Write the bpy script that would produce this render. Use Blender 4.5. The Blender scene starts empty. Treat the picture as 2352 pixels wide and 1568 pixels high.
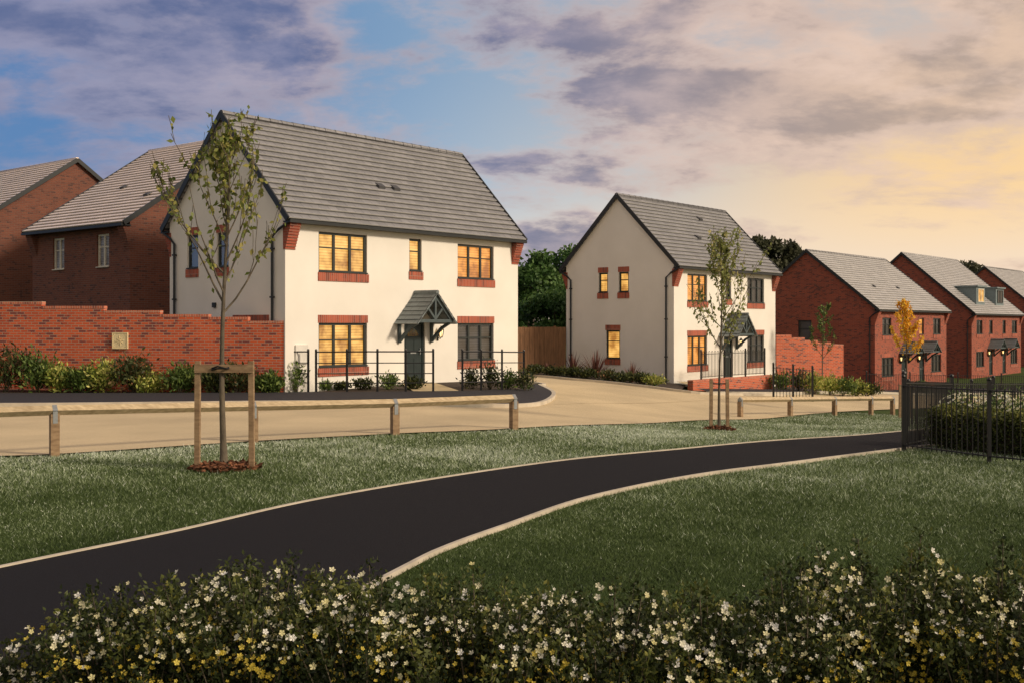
import bpy, math, random
import numpy as np
from mathutils import Vector, Matrix
random.seed(5); RNG=np.random.default_rng(7)
S=bpy.context.scene; COL=S.collection
FX=2565.0; CXP=1176.0; HY=745.0; CAMZ=2.04
# ---------------------------------------------------------------- terrain
CP=np.array([(-45,0,0),(-30,5,0),(-15,10,0),(0,0,0),(12,2,0),(30,5,0),(0,12,0),(7,18,-.03),(-7,17,0),(0,22,0),(-10,25,0),(-15,32,.05),(-6.5,32,0),(0,33,-.05),
(.2,40,-.05),(-5,45,0),(4.9,26,-.42),(7,34,-.80),(13.7,40,-1.2),(5.5,43,-.48),(6.9,47.6,-.56),(1,46.8,-.17),(2.5,52,-.2),(12,50,-.98),(17,54,-1.35),
(22,68,-2.0),(30,78,-2.1),(35,86,-2.1),(44,96,-2.1),(52,110,-2.2),(20,45,-1.6),(15,28,-.55),(13,18,-.1),(25,60,-1.95),(45,60,-2.3),(70,80,-2.6),
(-45,40,.3),(-30,80,0),(0,80,-.5),(20,100,-2),(0,125,-1),(70,20,-.8),(70,125,-2.4),(-45,125,0)],float)
def _phi(ax,ay,bx,by): return np.sqrt((ax-bx)**2+(ay-by)**2+9.0)
_n=len(CP); _A=np.ones((_n+1,_n+1)); _A[:_n,:_n]=_phi(CP[:,None,0],CP[:,None,1],CP[None,:,0],CP[None,:,1])+np.eye(_n)*-.05
_A[_n,_n]=0; _W=np.linalg.solve(_A,np.append(CP[:,2],0))
def hgt(x,y):
    x=np.clip(np.asarray(x,float),-45,70); y=np.clip(np.asarray(y,float),0,125)
    r=_W[_n]+sum(_W[i]*np.sqrt((x-CP[i,0])**2+(y-CP[i,1])**2+9.0) for i in range(_n))
    return np.clip(r,-3,.4)
def h(x,y): return float(hgt(x,y))
def G(px,py):
    k=(px-CXP)/FX; m=(HY-py)/FX
    ys=np.arange(3,160,.1); zz=CAMZ+m*ys-hgt(k*ys,ys)
    i=int(np.argmax(zz<0)) if (zz<0).any() else len(ys)-1
    y=ys[i]; return (k*y,y)
# ---------------------------------------------------------------- materials
def newmat(name):
    m=bpy.data.materials.new(name); m.use_nodes=True; nt=m.node_tree
    return m,nt,nt.nodes['Principled BSDF']
def L(nt,a,b): nt.links.new(a,b)
def ramp(nt,fac,stops):
    r=nt.nodes.new('ShaderNodeValToRGB'); e=r.color_ramp.elements
    while len(e)<len(stops): e.new(.5)
    for i,(p,c) in enumerate(stops): e[i].position=p; e[i].color=(*c,1)
    L(nt,fac,r.inputs[0]); return r.outputs[0]
def noise(nt,vec,scale,detail=4,rough=.55):
    n=nt.nodes.new('ShaderNodeTexNoise'); n.inputs['Scale'].default_value=scale; n.inputs['Detail'].default_value=detail; n.inputs['Roughness'].default_value=rough
    if vec is not None: L(nt,vec,n.inputs['Vector'])
    return n.outputs['Fac']
def mixc(nt,fac,a,b,mode='MIX'):
    n=nt.nodes.new('ShaderNodeMix'); n.data_type='RGBA'; n.blend_type=mode
    for s,v in ((n.inputs[0],fac),(n.inputs[6],a),(n.inputs[7],b)):
        if isinstance(v,(int,float)): s.default_value=v
        elif isinstance(v,tuple): s.default_value=(*v,1)
        else: L(nt,v,s)
    return n.outputs[2]
def bump(nt,hh,strength,dist,p):
    b=nt.nodes.new('ShaderNodeBump'); b.inputs['Strength'].default_value=strength; b.inputs['Distance'].default_value=dist
    L(nt,hh,b.inputs['Height']); L(nt,b.outputs[0],p.inputs['Normal'])
def pbr(name,c1,c2=None,scale=3,rough=.7,bs=0,bscale=60,metal=0,stretch=None,spec=.4):
    m,nt,p=newmat(name); tc=nt.nodes.new('ShaderNodeTexCoord'); v=tc.outputs['Object']
    if stretch:
        mp=nt.nodes.new('ShaderNodeMapping'); mp.inputs['Scale'].default_value=stretch; L(nt,v,mp.inputs[0]); v=mp.outputs[0]
    if c2 is None: c2=tuple(c*.75 for c in c1)
    f=noise(nt,v,scale,6); L(nt,ramp(nt,f,[(.3,c2),(.7,c1)]),p.inputs['Base Color'])
    p.inputs['Roughness'].default_value=rough; p.inputs['Metallic'].default_value=metal; p.inputs['Specular IOR Level'].default_value=spec
    if bs: bump(nt,noise(nt,v,bscale,3),bs,.01,p)
    return m
def brickmat(name,c1,c2,c3,mortar,bw=.225,rh=.075,off=.5,ms=.007,dark=1.30):
    m,nt,p=newmat(name); uv=nt.nodes.new('ShaderNodeUVMap').outputs[0]
    def bt(a,b_,bias):
        b=nt.nodes.new('ShaderNodeTexBrick'); b.offset=off
        for k,v in (('Scale',1),('Brick Width',bw),('Row Height',rh),('Mortar Size',ms),('Mortar Smooth',.2),('Bias',bias)): b.inputs[k].default_value=v
        b.inputs['Color1'].default_value=(*a,1); b.inputs['Color2'].default_value=(*b_,1); b.inputs['Mortar'].default_value=(*mortar,1)
        L(nt,uv,b.inputs['Vector']); return b
    b=bt(c1,c2,-.1); sel=bt((0,0,0),(1,1,1),0)
    n1=noise(nt,uv,.9,5); n2=noise(nt,uv,5,2)
    # a share of the bricks fires darker: brick-random value pushed by a low noise
    s2=nt.nodes.new('ShaderNodeMath'); s2.operation='ADD'; L(nt,sel.outputs['Color'],s2.inputs[0]); L(nt,n2,s2.inputs[1])
    dk=nt.nodes.new('ShaderNodeMapRange'); L(nt,s2.outputs[0],dk.inputs[0]); dk.inputs[1].default_value=dark; dk.inputs[2].default_value=dark+.08; dk.inputs[3].default_value=0; dk.inputs[4].default_value=.8
    c=mixc(nt,dk.outputs[0],b.outputs['Color'],c3)
    c=mixc(nt,b.outputs['Fac'],c,mortar)
    c=mixc(nt,.6,c,ramp(nt,n1,[(.3,(.82,.82,.84)),(.7,(1.14,1.12,1.10))]),'MULTIPLY')
    L(nt,c,p.inputs['Base Color']); p.inputs['Roughness'].default_value=.85
    inv=nt.nodes.new('ShaderNodeMath'); inv.operation='SUBTRACT'; inv.inputs[0].default_value=1; L(nt,b.outputs['Fac'],inv.inputs[1])
    bump(nt,inv.outputs[0],.6,.008,p); return m
def tilemat(name,c1,c2,speck,rough=.5,mortar=(.05,.05,.052),lip=(.70,.69,.67),dk=.26):
    m,nt,p=newmat(name); uv=nt.nodes.new('ShaderNodeUVMap').outputs[0]
    b=nt.nodes.new('ShaderNodeTexBrick'); b.offset=.5
    for k,v in (('Scale',1),('Brick Width',.34),('Row Height',.25),('Mortar Size',.006),('Mortar Smooth',0),('Bias',0)): b.inputs[k].default_value=v
    b.inputs['Color1'].default_value=(*c1,1); b.inputs['Color2'].default_value=(*c2,1); b.inputs['Mortar'].default_value=(*mortar,1)
    L(nt,uv,b.inputs['Vector'])
    c=mixc(nt,ramp(nt,noise(nt,uv,14,6,.7),[(.54,(0,0,0)),(.75,(.6,.6,.6))]),b.outputs['Color'],speck)
    c=mixc(nt,.7,c,ramp(nt,noise(nt,uv,.7,4),[(.3,(.78,.78,.8)),(.7,(1.15,1.12,1.1))]),'MULTIPLY')
    sp=nt.nodes.new('ShaderNodeSeparateXYZ'); L(nt,uv,sp.inputs[0])
    # shadow under each lip and its light-catching nose are painted into the tile colour
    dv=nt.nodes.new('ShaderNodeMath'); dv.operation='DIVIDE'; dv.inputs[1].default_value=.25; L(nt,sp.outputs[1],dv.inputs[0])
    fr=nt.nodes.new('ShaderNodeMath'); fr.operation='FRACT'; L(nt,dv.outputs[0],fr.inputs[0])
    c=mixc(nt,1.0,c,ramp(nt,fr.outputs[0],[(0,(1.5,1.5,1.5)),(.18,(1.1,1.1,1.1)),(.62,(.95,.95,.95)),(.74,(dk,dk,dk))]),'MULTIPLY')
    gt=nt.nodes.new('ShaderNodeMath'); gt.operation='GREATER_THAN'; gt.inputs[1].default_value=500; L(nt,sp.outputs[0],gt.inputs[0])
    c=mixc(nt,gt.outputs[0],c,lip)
    L(nt,c,p.inputs['Base Color']); p.inputs['Roughness'].default_value=rough; p.inputs['Specular IOR Level'].default_value=.6
    bump(nt,noise(nt,uv,30,4),.25,.01,p); return m
def leafmat(name,stops,rough=.55,trans=.25):
    m,nt,p=newmat(name); a=nt.nodes.new('ShaderNodeAttribute'); a.attribute_name='rnd'
    c=ramp(nt,a.outputs['Fac'],stops); L(nt,c,p.inputs['Base Color']); p.inputs['Roughness'].default_value=rough; p.inputs['Specular IOR Level'].default_value=.3
    if trans:
        t=nt.nodes.new('ShaderNodeBsdfTranslucent'); L(nt,c,t.inputs[0]); mx=nt.nodes.new('ShaderNodeMixShader'); mx.inputs[0].default_value=trans
        L(nt,p.outputs[0],mx.inputs[1]); L(nt,t.outputs[0],mx.inputs[2]); L(nt,mx.outputs[0],nt.nodes['Material Output'].inputs[0])
    return m
def blindmat(name,c1,c2,strength,period=.085):
    m,nt,p=newmat(name); uv=nt.nodes.new('ShaderNodeUVMap').outputs[0]
    sp=nt.nodes.new('ShaderNodeSeparateXYZ'); L(nt,uv,sp.inputs[0])
    d=nt.nodes.new('ShaderNodeMath'); d.operation='DIVIDE'; L(nt,sp.outputs[1],d.inputs[0]); d.inputs[1].default_value=period
    fr=nt.nodes.new('ShaderNodeMath'); fr.operation='FRACT'; L(nt,d.outputs[0],fr.inputs[0])
    c=ramp(nt,fr.outputs[0],[(0,c2),(.3,c1),(.75,c1),(1,c2)])
    c=mixc(nt,1.0,c,ramp(nt,noise(nt,uv,1.7,3),[(.34,(.46,.33,.22)),(.5,(.92,.86,.76)),(.64,(1.2,1.2,1.25))]),'MULTIPLY')
    p.inputs['Base Color'].default_value=(.06,.05,.04,1)
    L(nt,c,p.inputs['Emission Color']); p.inputs['Emission Strength'].default_value=strength; return m
M={}
M['render']=pbr('render_white',(.82,.785,.715),(.74,.705,.635),.7,.9,.25,90)
M['brick']=brickmat('brick_red',(.36,.078,.040),(.24,.052,.030),(.11,.034,.028),(.26,.15,.105))
M['brickd']=brickmat('brick_brown',(.185,.060,.034),(.13,.042,.027),(.075,.030,.024),(.16,.10,.075),dark=1.36)
M['brickg']=brickmat('brick_garden',(.62,.110,.034),(.40,.066,.028),(.15,.045,.045),(.42,.29,.21),ms=.009,dark=1.28)
M['soldier']=brickmat('brick_soldier',(.42,.09,.042),(.26,.055,.03),(.16,.045,.03),(.38,.26,.2),.075,.6,0,.007)
M['cope']=brickmat('brick_cope',(.60,.17,.09),(.42,.11,.06),(.26,.08,.06),(.5,.38,.28),.075,.3,0,.007)
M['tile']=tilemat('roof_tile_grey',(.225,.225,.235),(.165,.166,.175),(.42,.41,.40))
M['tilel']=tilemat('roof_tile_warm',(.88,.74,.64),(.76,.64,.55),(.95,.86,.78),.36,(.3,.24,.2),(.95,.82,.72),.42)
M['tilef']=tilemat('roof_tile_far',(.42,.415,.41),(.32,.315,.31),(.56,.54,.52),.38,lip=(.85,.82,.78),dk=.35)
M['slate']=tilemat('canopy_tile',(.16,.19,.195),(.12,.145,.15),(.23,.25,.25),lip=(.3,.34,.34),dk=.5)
M['dark']=pbr('trim_dark',(.022,.026,.028),None,5,.4)
M['vent']=pbr('vent_grey',(.07,.07,.075),None,5,.6)
M['frame']=pbr('window_frame_grey',(.035,.042,.04),None,5,.4)
M['framew']=pbr('window_frame_cream',(.70,.64,.52),None,5,.5)
M['door']=pbr('door_green',(.022,.035,.036),None,5,.4)
M['painted']=pbr('timber_painted_grey',(.075,.10,.105),None,8,.6)
M['dormer']=pbr('dormer_cladding',(.20,.25,.26),None,8,.6)
M['metal']=pbr('black_iron',(.012,.012,.013),None,20,.45)
M['steel']=pbr('galvanised_strap',(.35,.37,.38),None,20,.45,metal=.6)
M['wood']=pbr('timber_pale',(.38,.26,.15),(.19,.12,.065),2.2,.8,.5,30,stretch=(3,3,9))
M['rail']=pbr('timber_rail',(.64,.51,.32),(.39,.29,.17),2.2,.8,.5,30,stretch=(1.2,9,9))
M['fence']=pbr('fence_board',(.27,.14,.07),(.15,.08,.04),2,.85,.3,20,stretch=(6,6,1))
M['bark']=pbr('bark',(.16,.13,.09),(.065,.052,.038),14,.9,.8,40,stretch=(1,1,.4))
M['path']=pbr('asphalt_path',(.026,.024,.026),(.008,.0078,.0088),150,.85,.9,220,spec=.13)
M['pave']=pbr('asphalt_pavement',(.050,.047,.052),(.033,.031,.034),30,.85,.5,150,spec=.2)
M['kerb']=pbr('kerb_concrete',(.60,.53,.42),(.43,.38,.30),3,.85,.2,60)
M['soil']=pbr('soil',(.06,.04,.025),(.03,.02,.013),8,.95,.8,25)
M['mulch']=leafmat('bark_mulch',[(0,(.06,.025,.012)),(1,(.24,.10,.05))],.9,0)
M['stone']=pbr('carved_stone',(.80,.67,.40),(.68,.55,.32),12,.8,.3,60)
M['slab']=pbr('paving_buff',(.6,.48,.28),None,4,.8)
M['rubber']=pbr('rubber',(.012,.012,.012),None,8,.7)
M['white']=pbr('white_plastic',(.78,.75,.68),None,4,.5)
M['blit']=blindmat('blind_lit',(1,.57,.15),(.70,.33,.065),1.0)
M['blit2']=blindmat('blind_lit_orange',(1,.42,.08),(.66,.23,.04),1.0)
M['bdark']=blindmat('blind_unlit',(.07,.062,.055),(.016,.015,.014),.8)
M['dkroom']=blindmat('room_unlit',(.012,.013,.015),(.008,.008,.01),.6)
m,nt,p=newmat('lamp_glow'); p.inputs['Emission Color'].default_value=(1,.62,.22,1); p.inputs['Emission Strength'].default_value=2.2; M['lamp']=m
m,nt,p=newmat('glass'); t=nt.nodes.new('ShaderNodeBsdfTransparent'); g=nt.nodes.new('ShaderNodeBsdfGlossy'); g.inputs['Roughness'].default_value=.03
mx=nt.nodes.new('ShaderNodeMixShader'); lw=nt.nodes.new('ShaderNodeLayerWeight'); lw.inputs[0].default_value=.35
mr=nt.nodes.new('ShaderNodeMapRange'); mr.inputs[3].default_value=.03; mr.inputs[4].default_value=.25; L(nt,lw.outputs['Fresnel'],mr.inputs[0]); L(nt,mr.outputs[0],mx.inputs[0])
L(nt,t.outputs[0],mx.inputs[1]); L(nt,g.outputs[0],mx.inputs[2]); L(nt,mx.outputs[0],nt.nodes['Material Output'].inputs[0]); M['glass']=m
# road: fine tan gravel dressing
m,nt,p=newmat('road_gravel'); tc=nt.nodes.new('ShaderNodeTexCoord').outputs['Object']
c=ramp(nt,noise(nt,tc,110,3,.8),[(.3,(.38,.30,.18)),(.55,(.66,.54,.35)),(.75,(.88,.76,.55))])
c=mixc(nt,.8,c,ramp(nt,noise(nt,tc,.35,5),[(.3,(.78,.76,.72)),(.7,(1.12,1.09,1.02))]),'MULTIPLY')
L(nt,c,p.inputs['Base Color']); p.inputs['Roughness'].default_value=.9; p.inputs['Specular IOR Level'].default_value=.2; bump(nt,noise(nt,tc,90,2),.6,.01,p); M['road']=m
# ground
m,nt,p=newmat('ground_turf'); tc=nt.nodes.new('ShaderNodeTexCoord').outputs['Object']
c=ramp(nt,noise(nt,tc,1.2,8,.7),[(.3,(.032,.054,.012)),(.6,(.060,.088,.024)),(.8,(.11,.14,.06))])
L(nt,c,p.inputs['Base Color']); p.inputs['Roughness'].default_value=.95; p.inputs['Specular IOR Level'].default_value=.1; bump(nt,noise(nt,tc,40,3),.8,.03,p); M['ground']=m
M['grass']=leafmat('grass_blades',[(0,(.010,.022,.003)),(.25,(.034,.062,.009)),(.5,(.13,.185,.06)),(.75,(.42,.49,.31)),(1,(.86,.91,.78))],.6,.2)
M['leafd']=leafmat('leaf_dark',[(0,(.014,.022,.007)),(.6,(.042,.058,.017)),(.85,(.10,.115,.032)),(1,(.19,.18,.05))])
M['leafh']=leafmat('leaf_foreground',[(0,(.010,.017,.005)),(.4,(.034,.048,.012)),(.7,(.10,.12,.028)),(1,(.27,.26,.06))])
M['leafg']=leafmat('leaf_green',[(0,(.035,.065,.014)),(.6,(.10,.16,.036)),(1,(.25,.32,.08))])
M['leafy']=leafmat('leaf_variegated',[(0,(.08,.14,.02)),(.5,(.30,.34,.06)),(1,(.66,.62,.20))])
M['leafr']=leafmat('leaf_reddish',[(0,(.03,.045,.014)),(.6,(.085,.105,.032)),(.88,(.17,.10,.045)),(1,(.27,.11,.05))])
M['leaft']=leafmat('leaf_sapling',[(0,(.11,.15,.03)),(.6,(.24,.27,.06)),(1,(.44,.38,.12))],.5,.4)
M['leaft2']=leafmat('leaf_sapling_pale',[(0,(.17,.21,.055)),(.6,(.34,.37,.12)),(1,(.52,.45,.18))],.5,.4)
M['leafo']=leafmat('leaf_autumn',[(0,(.70,.32,.02)),(.5,(.95,.56,.04)),(1,(.95,.72,.12))],.5,.4)
M['treed']=leafmat('tree_dark',[(0,(.018,.045,.012)),(.5,(.05,.115,.026)),(1,(.14,.22,.055))])
M['treef']=leafmat('tree_far',[(0,(.035,.045,.025)),(.6,(.075,.08,.042)),(1,(.13,.125,.065))])
M['cord']=leafmat('cordyline',[(0,(.08,.03,.024)),(.6,(.17,.065,.05)),(1,(.28,.16,.11))])
M['petalw']=leafmat('petal_cream',[(0,(.74,.67,.30)),(.4,(.9,.85,.58)),(1,(.94,.92,.86))],.6,.3)
M['petaly']=leafmat('petal_yellow',[(0,(.50,.37,.02)),(1,(.82,.66,.14))],.6,.3)
# ---------------------------------------------------------------- mesh builder
class MB:
    def __init__(s): s.v=[];s.f=[];s.uv=[]
    def face(s,pts,uv=None):
        i=len(s.v); s.v+= [tuple(p) for p in pts]; s.f.append(tuple(range(i,i+len(pts)))); s.uv.append(uv)
    def hexa(s,c):
        for q in ((0,3,2,1),(4,5,6,7),(0,1,5,4),(1,2,6,5),(2,3,7,6),(3,0,4,7)): s.face([c[i] for i in q])
    def box(s,x0,x1,y0,y1,z0,z1):
        s.hexa([(x0,y0,z0),(x1,y0,z0),(x1,y1,z0),(x0,y1,z0),(x0,y0,z1),(x1,y0,z1),(x1,y1,z1),(x0,y1,z1)])
    def beam(s,p,q,w,hh,roll=0,up=(0,0,1)):
        p=Vector(p);q=Vector(q);d=(q-p).normalized();u=Vector(up)
        if abs(d.dot(u))>.99: u=Vector((1,0,0))
        a=d.cross(u).normalized();b=a.cross(d).normalized()
        if roll: R=Matrix.Rotation(roll,3,d); a=R@a; b=R@b
        a*=w/2;b*=hh/2
        s.hexa([p-a-b,p+a-b,q+a-b,q-a-b,p-a+b,p+a+b,q+a+b,q-a+b])
    def tube(s,pts,rad,n=6):
        pts=[Vector(p) for p in pts]; rings=[]
        for i,p in enumerate(pts):
            d=(pts[min(i+1,len(pts)-1)]-pts[max(i-1,0)]).normalized()
            u=Vector((0,0,1)) if abs(d.z)<.95 else Vector((1,0,0))
            a=d.cross(u).normalized();b=d.cross(a)
            r=rad[i] if isinstance(rad,(list,tuple)) else rad
            i0=len(s.v); s.v+=[tuple(p+(a*math.cos(t)+b*math.sin(t))*r) for t in [2*math.pi*j/n for j in range(n)]]; rings.append(i0)
        for k in range(len(rings)-1):
            for j in range(n):
                s.f.append((rings[k]+j,rings[k]+(j+1)%n,rings[k+1]+(j+1)%n,rings[k+1]+j)); s.uv.append(None)
        s.f.append(tuple(rings[0]+j for j in range(n))); s.f.append(tuple(rings[-1]+j for j in range(n))); s.uv+=[None,None]
    def ball(s,c,r,n=8,m=5):
        c=Vector(c); s.tube([c+Vector((0,0,-r*math.cos(math.pi*i/m))) for i in range(m+1)],[max(r*math.sin(math.pi*i/m),.001) for i in range(m+1)],n)
    def build(s,name,mat,parent=None,smooth=False,bevel=0):
        me=bpy.data.meshes.new(name); me.from_pydata(s.v,[],s.f)
        uvl=me.uv_layers.new(name='UVMap'); d=uvl.data
        for pl in me.polygons:
            ex=s.uv[pl.index]; n=pl.normal
            if ex is None:
                if abs(n.z)>.999: t=Vector((1,0,0)); b=Vector((0,1,0))
                else:
                    t=Vector((0,0,1)).cross(n).normalized(); b=n.cross(t)
            for k,li in enumerate(pl.loop_indices):
                if ex is not None: d[li].uv=ex[k]
                else:
                    co=me.vertices[me.loops[li].vertex_index].co; d[li].uv=(co.dot(t),co.dot(b))
        if smooth: me.polygons.foreach_set('use_smooth',[True]*len(me.polygons))
        me.materials.append(mat); o=bpy.data.objects.new(name,me); COL.objects.link(o)
        if parent: o.parent=parent
        if bevel:
            bv=o.modifiers.new('b','BEVEL'); bv.width=bevel; bv.segments=2; bv.limit_method='ANGLE'
        return o
def tag(o,label=None,cat=None,group=None,kind=None):
    if label: o['label']=label
    if cat: o['category']=cat
    if group: o['group']=group
    if kind: o['kind']=kind
    return o
def empty(name,loc,rz=0,label=None,cat=None,group=None):
    o=bpy.data.objects.new(name,None); COL.objects.link(o); o.location=loc; o.rotation_euler=(0,0,rz); o.empty_display_size=.2
    return tag(o,label,cat,group)
def quads(name,V,mat,parent=None,rnd=None):
    N=V.shape[0]; k=V.shape[1]; me=bpy.data.meshes.new(name)
    me.from_pydata(V.reshape(-1,3).tolist(),[],np.arange(N*k).reshape(N,k).tolist())
    a=me.attributes.new('rnd','FLOAT','POINT'); rnd=RNG.random(N) if rnd is None else rnd
    a.data.foreach_set('value',np.repeat(np.clip(rnd,0,1),k).astype(np.float32))
    me.materials.append(mat); o=bpy.data.objects.new(name,me); COL.objects.link(o)
    if parent: o.parent=parent
    return o
def unit(a): return a/np.maximum(np.linalg.norm(a,axis=-1,keepdims=True),1e-6)
def leafV(P,A,l,w):
    """rhombus leaves at P along axis A"""
    A=unit(A); B=unit(np.cross(A,RNG.normal(size=A.shape))); l=np.asarray(l).reshape(-1,1); w=np.asarray(w).reshape(-1,1)
    return np.stack([P,P+A*l*.45+B*w*.5,P+A*l,P+A*l*.45-B*w*.5],1)
def flowerV(P,Nn,r):
    Nn=unit(Nn); T=unit(np.cross(Nn,RNG.normal(size=Nn.shape))); B=np.cross(Nn,T); out=[]; r=np.asarray(r).reshape(-1,1)
    for j in range(5):
        th=2*math.pi*j/5
        d=lambda a,s,up: P+(T*math.cos(a)+B*math.sin(a))*r*s+Nn*r*up
        out.append(np.stack([P,d(th-.5,.75,.15),d(th,1,.38),d(th+.5,.75,.15)],1))
    return np.concatenate(out)
# ---------------------------------------------------------------- ground, road, path
xs=[-3000,-1200,-500,-200,-90]+list(range(-45,71))+[90,150,300,700,1500,3000]
ys=[-300,-60,-15]+list(range(0,126))+[150,220,400,900,2000,5000]
Xg,Yg=np.meshgrid(xs,ys); Zg=hgt(Xg,Yg)
V=np.stack([Xg,Yg,Zg],-1).reshape(-1,3); nx=len(xs); F=[(j*nx+i,j*nx+i+1,(j+1)*nx+i+1,(j+1)*nx+i) for j in range(len(ys)-1) for i in range(nx-1)]
me=bpy.data.meshes.new('ground'); me.from_pydata(V.tolist(),[],F); me.materials.append(M['ground']); me.polygons.foreach_set('use_smooth',[True]*len(F))
o=bpy.data.objects.new('ground',me); COL.objects.link(o); tag(o,kind='structure')
def smoothline(P,n):
    """Catmull-Rom through P, resampled to n points"""
    P=np.array(P,float); Q=[]
    E=np.vstack([2*P[0]-P[1],P,2*P[-1]-P[-2]])
    for i in range(1,len(E)-2):
        for t in np.linspace(0,1,12,endpoint=False):
            a,b,c,d=E[i-1],E[i],E[i+1],E[i+2]
            Q.append(.5*((2*b)+(-a+c)*t+(2*a-5*b+4*c-d)*t*t+(-a+3*b-3*c+d)*t**3))
    Q.append(P[-1]); Q=np.array(Q); s=np.r_[0,np.cumsum(np.linalg.norm(np.diff(Q,axis=0),axis=1))]
    u=np.linspace(0,s[-1],n); return np.stack([np.interp(u,s,Q[:,0]),np.interp(u,s,Q[:,1])],1)
def sheet(name,A,B,off,mat,n=60,m=10,kind='structure'):
    A=smoothline(A,n);B=smoothline(B,n); W=np.linspace(0,1,m+1)
    P=A[:,None]*(1-W[None,:,None])+B[:,None]*W[None,:,None]; Z=hgt(P[...,0],P[...,1])+off
    V=np.concatenate([P,Z[...,None]],-1).reshape(-1,3); F=[(i*(m+1)+j,(i+1)*(m+1)+j,(i+1)*(m+1)+j+1,i*(m+1)+j+1) for i in range(n-1) for j in range(m)]
    me=bpy.data.meshes.new(name); me.from_pydata(V.tolist(),[],F); me.materials.append(mat); o=bpy.data.objects.new(name,me); COL.objects.link(o); tag(o,kind=kind)
    return A,B
def kerb(name,P,w,off,drop,mat,n=80,label=None,smooth=True):
    P=smoothline(P,n) if smooth else np.array(P); mb=MB(); T=np.gradient(P,axis=0); T=unit(T); N=np.stack([-T[:,1],T[:,0]],1)
    for i in range(len(P)-1):
        c=[]
        for zz in (-drop,0):
            for (k,s) in ((i,-1),(i,1),(i+1,1),(i+1,-1)):
                q=P[k]+N[k]*w/2*s; c.append((q[0],q[1],h(*P[k])+off+zz))
        mb.hexa(c)
    return tag(mb.build(name,mat),kind='structure')
Dl=np.array((-.774,.633)); Df=np.array((.633,.774))
Nn=[G(*p) for p in ((-250,1070),(0,1050),(125,1046),(580,1016),(907,998),(1180,986),(1450,975),(1650,965),(1850,953),(2060,940),(2400,922))]
Ff=[G(*p) for p in ((-250,938),(0,937),(125,936),(580,931),(907,931),(1180,935),(1450,903),(1620,908),(1850,907),(2060,907),(2400,902))]
roadN,roadF=sheet('road',Nn,Ff,.03,M['road'],120,16)
Lk=[np.array(G(*p)) for p in ((1180,937),(1240,932),(1268,918),(1268,905),(1240,890),(1226,884))]; Lk+=[Lk[-1]+Dl*6,Lk[-1]+Dl*14]
Rk=[np.array(G(*p)) for p in ((1800,910),(1640,908),(1560,901),(1500,893),(1400,882),(1310,874),(1225,866))]; Rk+=[Rk[-1]+Dl*9]
sheet('side_road',Lk,Rk,.036,M['road'],60,14)
# pavements
bed=[G(*p) for p in ((-250,913),(0,912),(330,911),(655,909),(860,908),(1060,906),(1200,901))]
kl=[G(*p) for p in ((-250,938),(0,937),(125,936),(580,931),(907,931),(1100,936))]
kerbL=kl+[tuple(q) for q in Lk]
bedL=bed+[tuple(np.array(G(1226,890))),tuple(np.array(G(1214,881)))]; bedL+=[tuple(np.array(bedL[-1])+Dl*6),tuple(np.array(bedL[-1])+Dl*14)]
sheet('pavement',kerbL,bedL,.12,M['pave'],120,6)
kerb('kerb',kerbL,.13,.125,.2,M['kerb'],130)
kerb('kerb',Rk,.13,.125,.2,M['kerb'],70)
pr=[G(*p) for p in ((1625,905),(1850,905),(2060,905),(2400,899))]; prb=[G(*p) for p in ((1600,898),(1850,898),(2060,899),(2400,892))]
sheet('pavement',pr,prb,.12,M['pave'],50,5); kerb('kerb',pr,.13,.125,.2,M['kerb'],50)
# soil beds
sheet('planting_bed',bed,[(-17.5,33.2),(-15,33),(-10.5,32.5),(-6.5,32.1),(-4,35),(-2,37.5),(.2,40.1)],.08,M['soil'],60,6)
B2=np.array((6.9,47.6))
sheet('planting_bed',[tuple(q+np.array((.1,.15))) for q in Rk[2:]],[tuple(B2+Dl*-.6),tuple(B2),tuple(B2+Dl*2),tuple(B2+Dl*4),tuple(B2+Dl*5.7),tuple(B2+Dl*12)],.1,M['soil'],40,5)
sheet('planting_bed',[G(1775,899),G(1860,899),G(2005,899)],[G(1775,868),G(1860,868),G(2000,872)],.06,M['soil'],30,6)
# doorstep path
sheet('front_path',[G(950,906),G(1055,905)],[(-3.55,35.55),(-2.6,36.7)],.105,M['slab'],8,6)
# asphalt path
PU=[(-6.9,4.4),(-5.55,6.9)]+[G(*p) for p in ((0,1315),(400,1231),(700,1160),(1000,1104),(1300,1061),(1600,1031),(1850,1010),(2075,992),(2300,976),(2450,968))]
PL=[(-3.4,2.2),(-2.2,5.2)]+[G(*p) for p in ((905,1325),(1020,1269),(1160,1216),(1355,1148),(1600,1095),(1850,1062),(2075,1033),(2300,1008),(2450,996))]
pathU,pathL=sheet('path',PU,PL,.03,M['path'],160,12)
kerb('path_edging',PU,.040,.045,.1,M['kerb'],160); kerb('path_edging',PL,.040,.045,.1,M['kerb'],160)
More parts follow.
